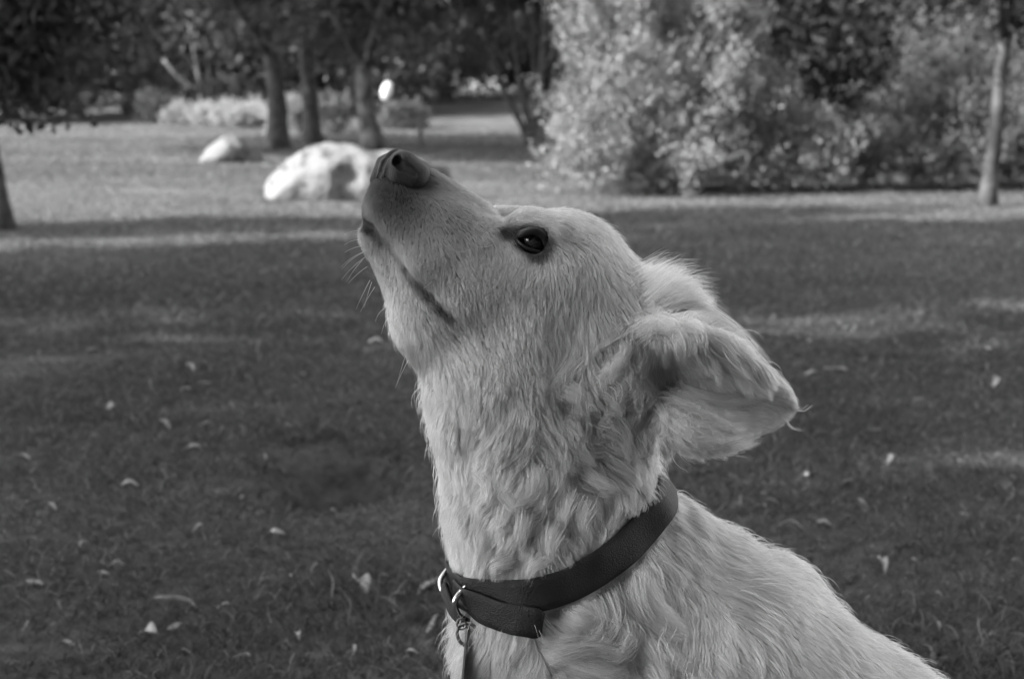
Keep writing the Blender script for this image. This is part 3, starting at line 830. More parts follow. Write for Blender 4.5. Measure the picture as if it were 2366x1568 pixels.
far_grid, far_tris = ear_patch([
    [(1440, 700, 120), (1440, 780, 130), (1440, 860, 120)],
    [(1530, 715, 170), (1520, 820, 180), (1500, 920, 160)],
    [(1610, 800, 180), (1600, 880, 190), (1570, 970, 170)],
    [(1660, 920, 150), (1650, 930, 150), (1640, 945, 150)]], 6, 6)
body.tri(far_tris, 14, 30)
body.cone((1482, 718, 30, 62), (1556, 712, 40, 46), 46)              # tuft of the nape behind the ears
EAR_T = ear_tris

# the thick coat of neck and breast lies in tufts
sl_, X_, Y_, Z_ = body.box((950, 840, -420), (1720, 1720, 200))
def _wave(fx, fy, fz, ph): return np.sin(X_ * fx + Y_ * fy + Z_ * fz + ph)
_n = (_wave(.052, .031, .018, .3) + _wave(-.041, .045, .03, 1.7) + _wave(.022, -.058, -.05, 4.0) + _wave(.085, .05, .06, 2.2) * .7 + _wave(-.07, .09, -.04, 5.1) * .7) / 2.4
_amp = 6.0 * np.clip((Y_ - 850) / 120, 0, 1) * np.clip((1700 - Y_) / 100, 0, 1) * np.clip((X_ - 960) / 50, 0, 1) * np.clip((1700 - X_) / 120, 0, 1)
_amp = _amp * np.where((X_ > 1470) & (Y_ < 1100), 0.0, 1.0)
body.F[sl_] -= (_n * _amp).astype(np.float32)
BV, BQ = body.mesh()
BN = body.grad(BV)
dog = empty("dog", tuple(dogw(np.array([1600.0, 2560.0, 60.0]))))
dog.location.z = 0
tag(dog, "cream long-haired dog sitting on the lawn, head raised, gazing up to the left", "dog")
# ---------------------------------------------------------------- coat colour over the body
def seg_dist(P, path):
    d = np.full(len(P), 1e9)
    for A, B in zip(path[:-1], path[1:]):
        ba = B - A
        t = np.clip((P - A) @ ba / (ba @ ba), 0, 1)
        d = np.minimum(d, np.linalg.norm(P - A - t[:, None] * ba, axis=1))
    return d
MIRROR_C = -68.0
def ss(x, a, b):
    t = np.clip((x - a) / (b - a), 0, 1)
    return t * t * (3 - 2 * t)
EYE_LINE = np.array([[1160, 547, -116], [1186, 545, -128], [1212, 545, -138], [1240, 545, -140], [1256, 560, -138], [1259, 600, -136]], float)
EYE_LOW = np.array([[1198, 568, -132], [1225, 590, -138], [1250, 606, -138], [1261, 634, -136]], float)
def coat_tone(P):
    """albedo of the coat: cream, darker on the front of the muzzle, lips and eye rims"""
    t = np.full(len(P), 0.315)
    x = P[:, 0] * 0.72 + P[:, 1] * 0.70                       # runs back along the muzzle
    nose_d = np.linalg.norm((P - [915, 455, MIRROR_C]) * [1, 1, 0.8], axis=1)
    t *= 0.08 + 0.92 * ss(nose_d, 45, 225)
    md = seg_dist(P, MOUTH)
    t *= 0.12 + 0.88 * ss(md, 9, 22)
    lipd = np.linalg.norm((P - [862, 512, -100]) * [1.3, 0.8, 0.8], axis=1)
    t *= 0.10 + 0.90 * ss(lipd, 12, 30)
    ed = np.minimum(seg_dist(P, EYE_LINE), seg_dist(P, EYE_LOW))
    t *= 0.06 + 0.94 * ss(ed, 9, 27)
    muz = np.linalg.norm((P - [1060, 585, -130]) * [1, 1, 0.6], axis=1)
    t *= 0.66 + 0.34 * ss(muz, 60, 230)
    eart = np.linalg.norm((P - [1790, 965, -120]) * [0.8, 1.3, 0.6], axis=1)
    t *= 0.62 + 0.38 * ss(eart, 25, 95)
    return t

m_skin, nt, out = new_mat("dog_skin")
at = node(nt, "ShaderNodeAttribute", attribute_name="tone")
b = node(nt, "ShaderNodeBsdfPrincipled", Roughness=0.8)
b.inputs["Specular IOR Level"].default_value = 0.15
nt.links.new(at.outputs["Fac"], b.inputs["Base Color"])
nt.links.new(b.outputs[0], out.inputs["Surface"])

m_fur, nt, out = new_mat("dog_fur")
at = node(nt, "ShaderNodeAttribute", attribute_name="tone")
h_ = node(nt, "ShaderNodeBsdfHairPrincipled", model='CHIANG', parametrization='COLOR')
h_.inputs["Roughness"].default_value = 0.60
h_.inputs["Radial Roughness"].default_value = 0.90
nt.links.new(at.outputs["Fac"], h_.inputs["Color"])
nt.links.new(h_.outputs[0], out.inputs["Surface"])

o = mesh_obj("body", dogw(BV), BQ, m_skin, dog)
a = o.data.attributes.new("tone", 'FLOAT', 'POINT')
_mt = coat_tone(BV) * 1.15
a.data.foreach_set("value", _mt.astype(np.float32))

# ---------------------------------------------------------------- fur
# groom read off the coat: place, direction of growth, length, lift (degrees), wave, clumping
GROOM = [
    (1000, 440, .55, .85, 13, 14, .1, .3), (930, 505, -.1, 1, 11, 14, .1, .3), (895, 490, -.2, 1, 10, 14, .1, .2), (860, 490, -.1, 1, 9, 16, .1, .2),
    (1000, 600, .05, 1, 17, 14, .2, .4), (1065, 462, .8, .6, 13, 12, .1, .3), (1100, 600, .1, 1, 20, 14, .2, .5), (1130, 505, .6, .8, 14, 16, .1, .3),
    (1050, 680, .05, 1, 22, 16, .2, .5), (960, 690, .15, 1, 18, 16, .2, .4), (880, 620, .1, 1, 15, 22, .2, .4), (935, 760, .2, 1, 32, 20, .4, .5),
    (850, 560, .0, 1, 13, 25, .2, .3), (1000, 800, .15, 1, 38, 16, .4, .6), (1150, 640, .15, 1, 24, 14, .2, .5), (1150, 750, .2, 1, 30, 14, .2, .55),
    (1100, 850, .15, 1, 42, 16, .4, .6), (1200, 810, .25, 1, 40, 16, .3, .6), (1220, 640, .12, 1, 24, 14, .2, .5), (1310, 620, .12, 1, 28, 12, .1, .5),
    (1290, 545, .8, .55, 20, 10, .1, .4), (1240, 500, 1, -.1, 15, 12, .1, .3), (1180, 492, .9, -.2, 13, 14, .1, .3), (1335, 520, .85, .55, 22, 10, .1, .4),
    (1400, 600, .5, .9, 28, 10, .1, .45), (1350, 690, .15, 1, 32, 12, .15, .5), (1440, 680, .35, .95, 34, 12, .2, .5), (1300, 780, .1, 1, 40, 14, .25, .6),
    (1400, 780, -.12, 1, 44, 16, .3, .6), (1455, 735, -.35, 1, 44, 16, .3, .6), (1370, 870, .4, .9, 62, 26, .9, .85), (1430, 900, .1, 1, 74, 30, 1.1, .9),
    (1430, 980, -.35, 1, 84, 26, 1.0, .9), (1330, 960, .6, .8, 66, 24, .9, .8), (1490, 1010, -.3, 1, 80, 24, .9, .9), (1280, 900, .2, 1, 56, 20, .5, .7),
    (1500, 655, .55, -.85, 62, 62, .3, .7), (1545, 670, .75, -.70, 74, 66, .3, .7), (1470, 640, .8, .1, 34, 20, .2, .4), (1590, 705, .9, -.45, 76, 58, .3, .7),
    (1000, 930, -.12, 1, 54, 26, .5, .6), (1100, 1000, .1, 1, 66, 20, .6, .7), (1200, 950, .3, .95, 60, 20, .6, .7), (1300, 1100, .2, 1, 66, 22, .7, .75),
    (1050, 1150, -.15, 1, 62, 26, .5, .65), (1150, 1120, .15, 1, 66, 20, .7, .75), (1150, 1230, .1, 1, 58, 22, .6, .7), (1400, 1150, -.1, 1, 60, 18, .6, .6),
    (1500, 1080, .25, 1, 60, 22, .5, .6), (1560, 1060, .35, .95, 60, 26, .5, .6), (1250, 1270, .1, 1, 52, 22, .5, .6), (1220, 1050, .35, .9, 66, 24, .8, .8),
    (1050, 1480, -.25, .95, 62, 24, .4, .6), (1150, 1500, .12, 1, 66, 16, .5, .6), (1300, 1440, .55, .85, 72, 16, .5, .65), (1440, 1360, .5, .85, 72, 14, .4, .6),
    (1470, 1430, .8, .55, 84, 16, .6, .7), (1540, 1390, .35, .95, 84, 14, .4, .65), (1390, 1510, .95, .25, 84, 18, .7, .75), (1560, 1500, .6, .85, 86, 16, .5, .7),
    (1600, 1420, .2, 1, 80, 14, .4, .6), (1330, 1560, .9, .45, 84, 18, .6, .7), (1460, 1560, .8, .7, 84, 16, .6, .7), (1620, 1260, .65, .8, 62, 10, .2, .5),
    (1590, 1180, .75, .65, 52, 10, .2, .4), (1700, 1380, .5, .9, 74, 10, .25, .55), (1700, 1235, .8, .6, 52, 12, .2, .45), (1750, 1270, .95, .25, 46, 16, .2, .5),
    (1810, 1290, 1, .15, 46, 18, .2, .5), (1850, 1400, .85, .55, 62, 10, .3, .55), (1940, 1380, .95, .3, 46, 14, .2, .5), (2000, 1500, .8, .6, 62, 10, .3, .55),
    (1850, 1540, .55, .85, 72, 10, .3, .6), (2100, 1520, .9, .45, 50, 14, .2, .5), (1700, 1540, .35, .95, 80, 12, .3, .6), (1400, 2000, .1, 1, 60, 14, .3, .5),
    (2100, 2000, .4, .9, 70, 12, .3, .5), (1900, 1900, .4, .9, 70, 12, .3, .5), (1370, 2450, .0, 1, 24, 12, .1, .4), (2700, 2500, .95, .3, 90, 20, .4, .6)]
EAR_GROOM = [
    (1510, 748, .95, -.15, 40, 24, .2, .5), (1600, 740, .95, .2, 52, 18, .2, .55), (1700, 785, .85, .5, 44, 12, .2, .5), (1780, 845, .65, .75, 24, 8, .1, .4),
    (1550, 785, .2, .95, 84, 24, .6, .9), (1625, 795, .45, .9, 104, 22, .5, .9), (1700, 835, .6, .8, 86, 16, .4, .85), (1760, 870, .65, .75, 44, 10, .3, .6),
    (1590, 880, .7, .5, 12, 12, .2, .3), (1660, 910, .8, .4, 14, 10, .2, .3), (1520, 900, .3, .9, 50, 30, .8, .8), (1590, 975, 1, .15, 74, 16, .8, .8),
    (1690, 965, .9, .25, 30, 10, .4, .5), (1555, 1030, .6, .75, 74, 28, .9, .85), (1640, 1040, .95, .35, 70, 18, .7, .75), (1720, 1020, 1, 0, 30, 10, .3, .5),
    (1800, 955, .9, .2, 18, 8, .2, .4), (1800, 905, .75, .65, 20, 8, .1, .4), (1840, 930, .9, .1, 26, 10, .6, .5), (1810, 985, .7, .5, 32, 20, .8, .6)]
def groom_at(P, table, p=3.0, soft=14.0):
    T = np.array(table, np.float32)
    T[:, 2:4] /= np.linalg.norm(T[:, 2:4], axis=1)[:, None]
    outp = np.empty((len(P), 6), np.float32)
    for i in range(0, len(P), 40000):
        q = P[i:i + 40000, :2].astype(np.float32)
        d2 = (q[:, None, 0] - T[None, :, 0]) ** 2 + (q[:, None, 1] - T[None, :, 1]) ** 2 + soft ** 2
        w = d2 ** (-p / 2)
        w /= w.sum(1)[:, None]
        outp[i:i + 40000] = w @ T[:, 2:]
    return outp

rs = np.random.RandomState(7)
TRI = np.concatenate([BQ[:, [0, 1, 2]], BQ[:, [0, 2, 3]]])
tc_ = BV[TRI].mean(1)
tn_ = BN[TRI].mean(1)
area = np.linalg.norm(np.cross(BV[TRI[:, 1]] - BV[TRI[:, 0]], BV[TRI[:, 2]] - BV[TRI[:, 0]]), axis=1) / 2
ear_near = np.zeros(len(tc_), bool)
_cand = (tc_[:, 0] > 1500) & (tc_[:, 1] > 700) & (tc_[:, 1] < 1090) & (tc_[:, 2] < -60)
_ed = np.full(_cand.sum(), 1e9, np.float32)
for tt in EAR_T: _ed = np.minimum(_ed, tri_dist2(tc_[_cand].astype(np.float32), *tt))
ear_near[np.where(_cand)[0][_ed < 18 ** 2]] = True
gm = groom_at(tc_, GROOM); ge = groom_at(tc_, EAR_GROOM)
glen = np.where(ear_near, ge[:, 2], gm[:, 2])
view = np.where(tn_[:, 2] < 0.35, 1.0, np.where(ear_near, 0.8, 0.30))
view = np.where(tc_[:, 1] > 1640, 0.12, view)
view = np.where(tc_[:, 0] > 2330, 0.12, view)
dens = view * (18.0 / glen) ** 0.8 * np.where(ear_near, 1.7, 1.0)
nose_gap = np.linalg.norm((tc_ - [932, 405, MIRROR_C]) / [64, 52, 66], axis=1)
bald = (nose_gap < 1.0) | (np.linalg.norm(tc_ - EYE, axis=1) < 35) | (seg_dist(tc_, MOUTH) < 6)
dens = np.where(bald, 0, dens)
w = area * dens
N_FUR = 420000
pick = rs.choice(len(TRI), N_FUR, p=w / w.sum())
r1 = np.sqrt(rs.rand(N_FUR)); r2 = rs.rand(N_FUR)
tv = BV[TRI[pick]]
root = tv[:, 0] * (1 - r1)[:, None] + tv[:, 1] * (r1 * (1 - r2))[:, None] + tv[:, 2] * (r1 * r2)[:, None]
is_ear = ear_near[pick]
G = np.where(is_ear[:, None], groom_at(root, EAR_GROOM), groom_at(root, GROOM))

# the collar presses the coat down: roots under it go, hairs above it stop at its edge
COLLAR_NEAR = np.array([[1530, 1112], [1508, 1166], [1446, 1232], [1345, 1297], [1250, 1334], [1150, 1345], [1080, 1338], [1036, 1330]], float)
def snug(P, target, it=8):
    P = P.copy()
    for _ in range(it):
        P -= body.grad(P) * (body.sample(P) - target)[:, None] * 0.8
    return P
_near = catmull(COLLAR_NEAR, 60)
_t = np.linspace(0, math.pi, 60)
_near = np.column_stack([_near, 10 - 215 * np.sin(_t)])
_far = np.column_stack([np.linspace(1036, 1530, 52)[1:-1], np.linspace(1330, 1112, 52)[1:-1] - 60 * np.sin(np.linspace(0, math.pi, 52)[1:-1]), 10 + 215 * np.sin(np.linspace(0, math.pi, 52)[1:-1])])
COLLAR = np.vstack([_near, _far])
for _ in range(6):
    keep = COLLAR[:, :2].copy()
    COLLAR = snug(COLLAR, 10, 2)
    COLLAR[6:54, 1] = 0.7 * COLLAR[6:54, 1] + 0.3 * keep[6:54, 1]
    COLLAR = (np.roll(COLLAR, 1, 0) + 2 * COLLAR + np.roll(COLLAR, -1, 0)) / 4
COLLAR = snug(COLLAR, 10, 3)
for _ in range(3): COLLAR = (np.roll(COLLAR, 1, 0) + 2 * COLLAR + np.roll(COLLAR, -1, 0)) / 4
CT = np.roll(COLLAR, -1, 0) - np.roll(COLLAR, 1, 0); CT /= np.linalg.norm(CT, axis=1)[:, None]
CN = body.grad(COLLAR, 18.0); CN -= CT * np.einsum('ij,ij->i', CN, CT)[:, None]; CN /= np.linalg.norm(CN, axis=1)[:, None]
CW = np.cross(CT, CN); CW *= np.sign(CW[:, 1])[:, None]         # points down the neck, away from the head
for _ in range(4):
    CW = (np.roll(CW, 1, 0) + 2 * CW + np.roll(CW, -1, 0)) / 4; CW /= np.linalg.norm(CW, axis=1)[:, None]
_kd = kdtree.KDTree(len(COLLAR))
for i, p in enumerate(COLLAR): _kd.insert(p, i)
_kd.balance()
coff = np.full(N_FUR, 1e3)
_m = np.where((root[:, 1] > 950) & (root[:, 1] < 1560))[0]
_ci = np.array([_kd.find(root[i])[1] for i in _m])
_d = root[_m] - COLLAR[_ci]
_near_enough = np.linalg.norm(_d, axis=1) < 190
coff[_m] = np.where(_near_enough, np.einsum('ij,ij->i', _d, CW[_ci]), 1e3)
keepm = ~(np.abs(coff) < 36)
root, is_ear, G, coff = root[keepm], is_ear[keepm], G[keepm], coff[keepm]
n = len(root)

K = 8
flow = np.column_stack([G[:, 0], G[:, 1], np.zeros(n)])
ang = 0.62 * smooth_noise(root, 1 / 42.0, 3) * np.clip(G[:, 4] * 1.8, .25, 1.5) + 0.22 * smooth_noise(root, 1 / 18.0, 5) + rs.normal(0, 0.10, n)
ca, sa = np.cos(ang), np.sin(ang)
flow = np.column_stack([flow[:, 0] * ca - flow[:, 1] * sa, flow[:, 0] * sa + flow[:, 1] * ca, 0.25 * smooth_noise(root, 1 / 40.0, 8)])
length = G[:, 2] * rs.uniform(0.65, 1.2, n) * (1 + 0.15 * smooth_noise(root, 1 / 30.0, 11))
stray = rs.rand(n) < 0.035
length = np.where(stray, length * 1.35, length)
above = (coff < 0) & (coff > -170)
length = np.where(above, np.minimum(length, np.maximum(-coff - 36, 6) * 1.05 + 8 + 50 * ss(root[:, 0], 1440, 1520)), length)
lift = np.radians(G[:, 3] * rs.uniform(0.5, 1.5, n) * np.where(stray, 2.2, 1.0))
tuft = smooth_noise(root, 1 / 34.0, 21)                              # tufts stand a little apart
lift *= 1 + 0.5 * tuft
below = (coff > 0) & (coff < 130)
nrm0 = body.grad(root)
pts = np.empty((n, K, 3))
p = root - nrm0 * 2.0
pts[:, 0] = p
wave_ph = 2.5 * smooth_noise(root, 1 / 45.0, 31) + rs.uniform(-.5, .5, n)
seg = length / (K - 1)
nm = nrm0
for k in range(1, K):
    t = (k - 0.5) / (K - 1)
    if k > 1: nm = 0.5 * nm + 0.5 * body.grad(p); nm /= np.linalg.norm(nm, axis=1)[:, None]
    f = flow - nm * np.einsum('ij,ij->i', flow, nm)[:, None]
    f /= np.linalg.norm(f, axis=1)[:, None] + 1e-6
    side = np.cross(nm, f)
    l = lift * (1.25 - 0.9 * t)
    wv = G[:, 4] * 1.3 * np.sin(wave_ph + 5.0 * t) * t
    d = f * np.cos(l)[:, None] + nm * np.sin(l)[:, None] + side * wv[:, None]
    d[:, 1] += 0.20 * t * np.clip(length / 60, 0, 1.2)               # weight of the longer hair
    d /= np.linalg.norm(d, axis=1)[:, None]
    p = p + d * seg[:, None]
    s_ = body.sample(p)
    hmin = 1.0 + 2.5 * t
    p = p + nm * np.clip(hmin - s_, 0, 12)[:, None]
    pts[:, k] = p

def clump(pts, root, G, frac, power, amount, seed, reach=45):
    r = np.random.RandomState(seed)
    c = r.choice(len(root), max(10, int(len(root) * frac)), replace=False)
    kd = kdtree.KDTree(len(c))
    for j, i in enumerate(c): kd.insert(root[i], j)
    kd.balance()
    own = np.array([c[kd.find(q)[1]] for q in root])
    ok = np.linalg.norm(root - root[own], axis=1) < reach
    tt = np.linspace(0, 1, pts.shape[1]) ** power
    am = amount * G[:, 5] * r.uniform(0.5, 1.1, len(root)) * ok
    shift = (pts[own] - pts)
    wgt = np.clip(am[:, None] * tt[None, :], 0, 0.93)
    return pts + shift * wgt[:, :, None], own
pts, id1 = clump(pts, root, G, 1 / 7.0, 1.2, 0.62, 51)
pts, id2 = clump(pts, root, G, 1 / 60.0, 1.5, 0.50, 52)
long_ = np.clip((G[:, 2] - 40) / 30, 0, 1)
pts, id3 = clump(pts, root, np.column_stack([G[:, :5], G[:, 5] * long_]), 1 / 360.0, 1.5, 0.62, 53, reach=70)

tone = coat_tone(root) * rs.uniform(0.86, 1.14, n) * (1 + 0.06 * smooth_noise(root, 1 / 20.0, 77)) * rs.uniform(0.76, 1.22, n)[id1] * rs.uniform(0.90, 1.10, n)[id2]
tone = np.clip(tone, 0.012, 0.80)
tt = np.linspace(0, 1, K)
base_r = (0.26 + 0.0022 * np.clip(length, 0, 90)) * rs.uniform(0.8, 1.2, n) * np.where(stray, 1.2, 1.0)
rad = base_r[:, None] * (1.0 - 0.80 * tt[None, :] ** 1.6) * DS


# single locks that stand out: the fringe and curls round the ear, the ruff on neck and breast
LOCKS = [
    ('f', 3, [(1806,934),(1832,944),(1856,930)]), ('f', 3, [(1790,960),(1806,980),(1828,986)]),
    ('f', 16, [(1485,786),(1493,812),(1496,842)]), ('f', 16, [(1511,783),(1518,812),(1522,849)]), ('f', 18, [(1533,783),(1559,808),(1585,849)]),
    ('f', 18, [(1563,783),(1585,812),(1607,856)]), ('f', 16, [(1585,786),(1607,819),(1610,864)]), ('f', 18, [(1607,786),(1629,823),(1633,886)]),
    ('f', 20, [(1633,805),(1669,845),(1692,904)]), ('f', 20, [(1644,812),(1684,849),(1706,908)]), ('f', 20, [(1662,827),(1699,864),(1728,912)]),
    ('f', 18, [(1684,834),(1721,871),(1751,915)]), ('f', 26, [(1540,738),(1607,757),(1640,790),(1644,823)]), ('f', 22, [(1552,768),(1599,779),(1636,812),(1640,853)]),
    ('f', 30, [(1570,724),(1644,753),(1699,797),(1728,849)]), ('f', 30, [(1588,716),(1662,746),(1728,790),(1773,842)]), ('f', 4, [(1533,738),(1539,753),(1537,771)]),
    ('f', 4, [(1543,738),(1545,757),(1541,773)]), ('f', 24, [(1463,768),(1500,742),(1540,749),(1552,771)]), ('f', 20, [(1470,775),(1507,753),(1537,760)]),
    ('e', 22, [(1518,923),(1570,930),(1625,956),(1684,985)]), ('e', 22, [(1533,941),(1588,971),(1644,974),(1699,971)]), ('e', 24, [(1537,963),(1581,1000),(1633,1007),(1684,996)]),
    ('e', 20, [(1529,989),(1566,1015),(1599,1018)]), ('e', 22, [(1552,901),(1607,915),(1662,923),(1717,915)]), ('e', 12, [(1533,1004),(1544,1030),(1537,1055)]),
    ('e', 12, [(1559,1015),(1570,1037),(1588,1048)]), ('e', 12, [(1493,1022),(1511,1041),(1507,1055)]), ('e', 12, [(1526,1026),(1529,1048),(1540,1063)]),
    ('e', 20, [(1533,908),(1588,934),(1644,948),(1706,948)]), ('e', 16, [(1588,1015),(1625,1026),(1669,1022)]), ('e', 14, [(1633,1011),(1677,1018),(1721,1007)]),
    ('c', 26, [(1434,771),(1404,790),(1367,812),(1338,849)]), ('c', 26, [(1441,783),(1422,819),(1389,853),(1345,875)]), ('c', 22, [(1430,797),(1426,827),(1404,853),(1367,871)]),
    ('c', 22, [(1419,856),(1422,882),(1400,901),(1367,893)]), ('c', 22, [(1426,864),(1430,893),(1404,912),(1375,901)]), ('c', 20, [(1411,842),(1400,871),(1367,882)]),
    ('c', 22, [(1463,786),(1478,819),(1478,856),(1463,871)]), ('c', 20, [(1448,805),(1463,834),(1456,864)]), ('c', 20, [(1441,886),(1422,915),(1397,945),(1367,985)]),
    ('c', 18, [(1434,897),(1411,930),(1382,974),(1371,1011)]), ('c', 20, [(1301,889),(1330,904),(1360,930),(1371,956)]), ('c', 16, [(1293,901),(1323,915),(1349,934)]),
    ('c', 16, [(1316,930),(1345,945),(1356,982)]), ('c', 16, [(1445,915),(1448,956),(1434,989),(1404,1011)]), ('c', 16, [(1459,930),(1463,967),(1448,1000),(1419,1018)]),
    ('c', 14, [(1470,941),(1474,974),(1463,1000),(1441,1018)]), ('c', 14, [(1485,948),(1493,982),(1481,1007),(1463,1018)]), ('c', 14, [(1500,956),(1511,985),(1504,1004)]),
    ('c', 18, [(1456,919),(1478,908),(1496,930),(1493,952),(1467,948)]), ('c', 14, [(1507,930),(1518,952),(1515,974)]), ('c', 24, [(1312,853),(1275,882),(1238,923)]),
    ('c', 24, [(1330,838),(1293,875),(1257,912)]), ('c', 5, [(1463,856),(1493,886),(1518,912)]), ('c', 5, [(1456,864),(1481,886),(1511,893)]), ('n', 40, [(1478,661),(1507,642),(1544,620)]),
    ('n', 40, [(1496,672),(1533,642),(1563,626)]), ('n', 44, [(1515,676),(1552,654),(1588,646)]), ('n', 44, [(1533,683),(1577,665),(1622,661)]),
    ('n', 44, [(1544,698),(1588,683),(1633,683)]), ('n', 40, [(1552,712),(1607,701),(1651,724)]), ('n', 36, [(1467,679),(1496,657),(1526,631)]),
    ('n', 40, [(1507,694),(1544,679),(1596,672)]), ('s', 30, [(1463,1308),(1477,1361),(1519,1414),(1565,1425)]), ('s', 28, [(1456,1319),(1463,1368),(1491,1411),(1547,1439)]),
    ('s', 26, [(1480,1326),(1512,1375),(1565,1414)]), ('s', 30, [(1350,1344),(1368,1386),(1357,1421),(1322,1439)]), ('s', 30, [(1378,1333),(1399,1386),(1385,1428),(1340,1446)]),
    ('s', 30, [(1287,1456),(1350,1442),(1410,1453),(1456,1474)]), ('s', 30, [(1297,1481),(1343,1499),(1392,1506),(1442,1491)]), ('s', 26, [(1428,1403),(1435,1439),(1410,1467),(1375,1470)]),
    ('s', 26, [(1480,1428),(1498,1467),(1533,1502)]), ('s', 26, [(1512,1439),(1533,1474),(1568,1488)]), ('s', 24, [(1287,1509),(1304,1537),(1329,1558)]),
    ('s', 24, [(1322,1516),(1343,1541),(1375,1555)]), ('s', 24, [(1364,1509),(1392,1530),(1435,1544)]), ('s', 24, [(1428,1509),(1445,1534),(1491,1551)]),
    ('s', 24, [(1498,1509),(1519,1544),(1554,1565)]), ('s', 24, [(1118,1073),(1139,1101),(1132,1133),(1104,1150)]), ('s', 22, [(1167,1157),(1157,1185),(1181,1199)]),
    ('s', 26, [(1160,1104),(1181,1136),(1202,1164)]), ('s', 26, [(1188,1150),(1167,1182),(1160,1213)]), ('s', 26, [(1315,1016),(1343,1045),(1364,1055)]),
    ('s', 26, [(1252,1034),(1287,1048),(1322,1076)]), ('s', 20, [(1181,1270),(1146,1277),(1132,1305)]), ('s', 20, [(1252,1263),(1227,1277),(1216,1301)]),
    ('s', 24, [(1273,1062),(1280,1097),(1269,1122)]), ('s', 24, [(1237,1069),(1230,1101),(1213,1129)]), ('s', 24, [(1308,1133),(1294,1164),(1297,1192)]),
    ('s', 24, [(1343,1150),(1332,1182),(1340,1210)]), ('s', 24, [(1083,1164),(1062,1192),(1062,1220)]), ('s', 24, [(1128,1199),(1111,1228),(1118,1259)]),
    ('s', 24, [(1273,1199),(1262,1231),(1269,1259)]), ('s', 22, [(1350,1087),(1378,1104),(1417,1115)]), ('s', 22, [(1209,1164),(1202,1199),(1195,1228)])]
def front_c(u, v, off=0.0, lo=-420.0):
    """depth of the body's near surface at (u, v)"""
    c = np.arange(lo, 240, 3.0)
    s_ = body.sample(np.column_stack([np.full(len(c), u), np.full(len(c), v), c]))
    return c[np.argmax(s_ < off)] if (s_ < off).any() else np.nan
lp, lt, lr = [], [], []
for li, (kind, wid, path) in enumerate(LOCKS):
    g_ = catmull(path, K)
    c_ = np.array([front_c(u, v) for u, v in g_])
    if np.isnan(c_[0]): c_[0] = -60.0
    for k in range(1, K):
        if np.isnan(c_[k]): c_[k] = c_[k - 1]
    t_ = np.linspace(0, 1, K)
    if kind == 'n': c_ = c_[0] + 30 * t_ - 4
    elif kind == 'f': c_ = np.minimum(c_ - 6 - 8 * t_, c_[0] - 4 + 18 * t_)
    else: c_ = np.minimum(c_ - (3 + 6 * np.sin(np.pi * t_) if wid >= 24 and kind == 'c' else 9 + 16 * np.sin(np.pi * t_ * 0.8)), c_[0] + 130 * t_)
    for _ in range(2): c_[1:-1] = (c_[:-2] + 2 * c_[1:-1] + c_[2:]) / 4
    guide = np.column_stack([g_, c_])
    m_ = int(wid * 9) if kind == 'n' else 14 if wid < 6 else int(40 + wid * 7)
    r = np.random.RandomState(900 + li)
    off = r.normal(0, 0.5, (m_, 3)) * np.array([1, 1, 0.5]) * wid
    tight = {'n': 0.85, 's': 0.35, 'e': 0.30, 'c': 0.22, 'f': 0.25}[kind]
    prof_ = 1 - (1 - tight) * t_ ** 0.9
    pt = guide[None] + off[:, None] * prof_[None, :, None]
    ln = r.uniform(0.6, 1.05, m_)
    pt = pt[:, :1] + (pt - pt[:, :1]) * ln[:, None, None]
    pt += (r.normal(0, 1, (m_, 1, 3)) * np.array([1, 1, 0.4]) * (t_ ** 1.5)[None, :, None]) * (2.0 + wid * 0.06)
    rc_ = [_kd.find(q) for q in pt[:, 0]]
    ok_ = np.array([not (f[2] < 70 and abs((np.array(q) - COLLAR[f[1]]) @ CW[f[1]]) < 50) for q, f in zip(pt[:, 0], rc_)])
    pt = pt[ok_]; m_ = len(pt)
    if m_ == 0: continue
    lp.append(pt)
    lt.append(coat_tone(guide[:1]).repeat(m_) * r.uniform(0.8, 1.2, m_) * r.uniform(1.0, 1.35))
    lr.append(r.uniform(0.24, 0.40, m_)[:, None] * (1 - 0.75 * t_[None, :] ** 1.5) * DS)
pts = np.concatenate([pts] + lp); tone = np.concatenate([tone] + lt); rad = np.concatenate([rad] + lr)
fur = hair_obj("fur", dogw(pts), rad, m_fur, dog, {"tone": np.clip(tone, 0.012, 0.85)})

# whiskers and loose guard hairs
wh = []
for (u, v, c, du, dv, L, bend) in [
        (846, 575, -95, -1, .15, 42, .5), (842, 560, -80, -1, -.05, 40, .8), (848, 590, -100, -.9, .5, 60, .5), (852, 600, -90, -.8, .6, 72, .4),
        (850, 585, -60, -1, .35, 66, .6), (846, 605, -80, -.7, .8, 62, .4), (862, 650, -70, -.45, .9, 74, .2), (868, 655, -90, -.3, .95, 62, .3),
        (872, 665, -60, -.55, .85, 66, .3), (950, 830, -90, -.45, .9, 70, .2), (944, 815, -70, -.3, .95, 74, .2),
        (905, 735, -90, -.5, .7, 40, 1.2), (895, 715, -80, -.8, .5, 36, 1.4), (1095, 585, -150, -.8, .35, 66, -1.0), (1140, 575, -146, -.9, .4, 60, -1.0),
        (846, 540, -60, -1, -.25, 46, .9), (856, 620, -75, -.8, .55, 58, .4), (1020, 640, -165, -.5, .8, 48, -.6)]:
    q = [np.array([u, v, c], float)]
    d = np.array([du, dv, -0.25]); d /= np.linalg.norm(d)
    for k in range(9):
        q.append(q[-1] + d * L / 9)
        d = d + np.array([0, bend * 0.12, 0]); d /= np.linalg.norm(d)
    wh.append(q)
wh = np.array(wh)
m_whisker = grey_mat("whisker", 0.6, 0.7, rough=0.4)
hair_obj("whiskers", dogw(wh), np.linspace(0.55, 0.15, 10)[None, :].repeat(len(wh), 0) * DS, m_whisker, dog)

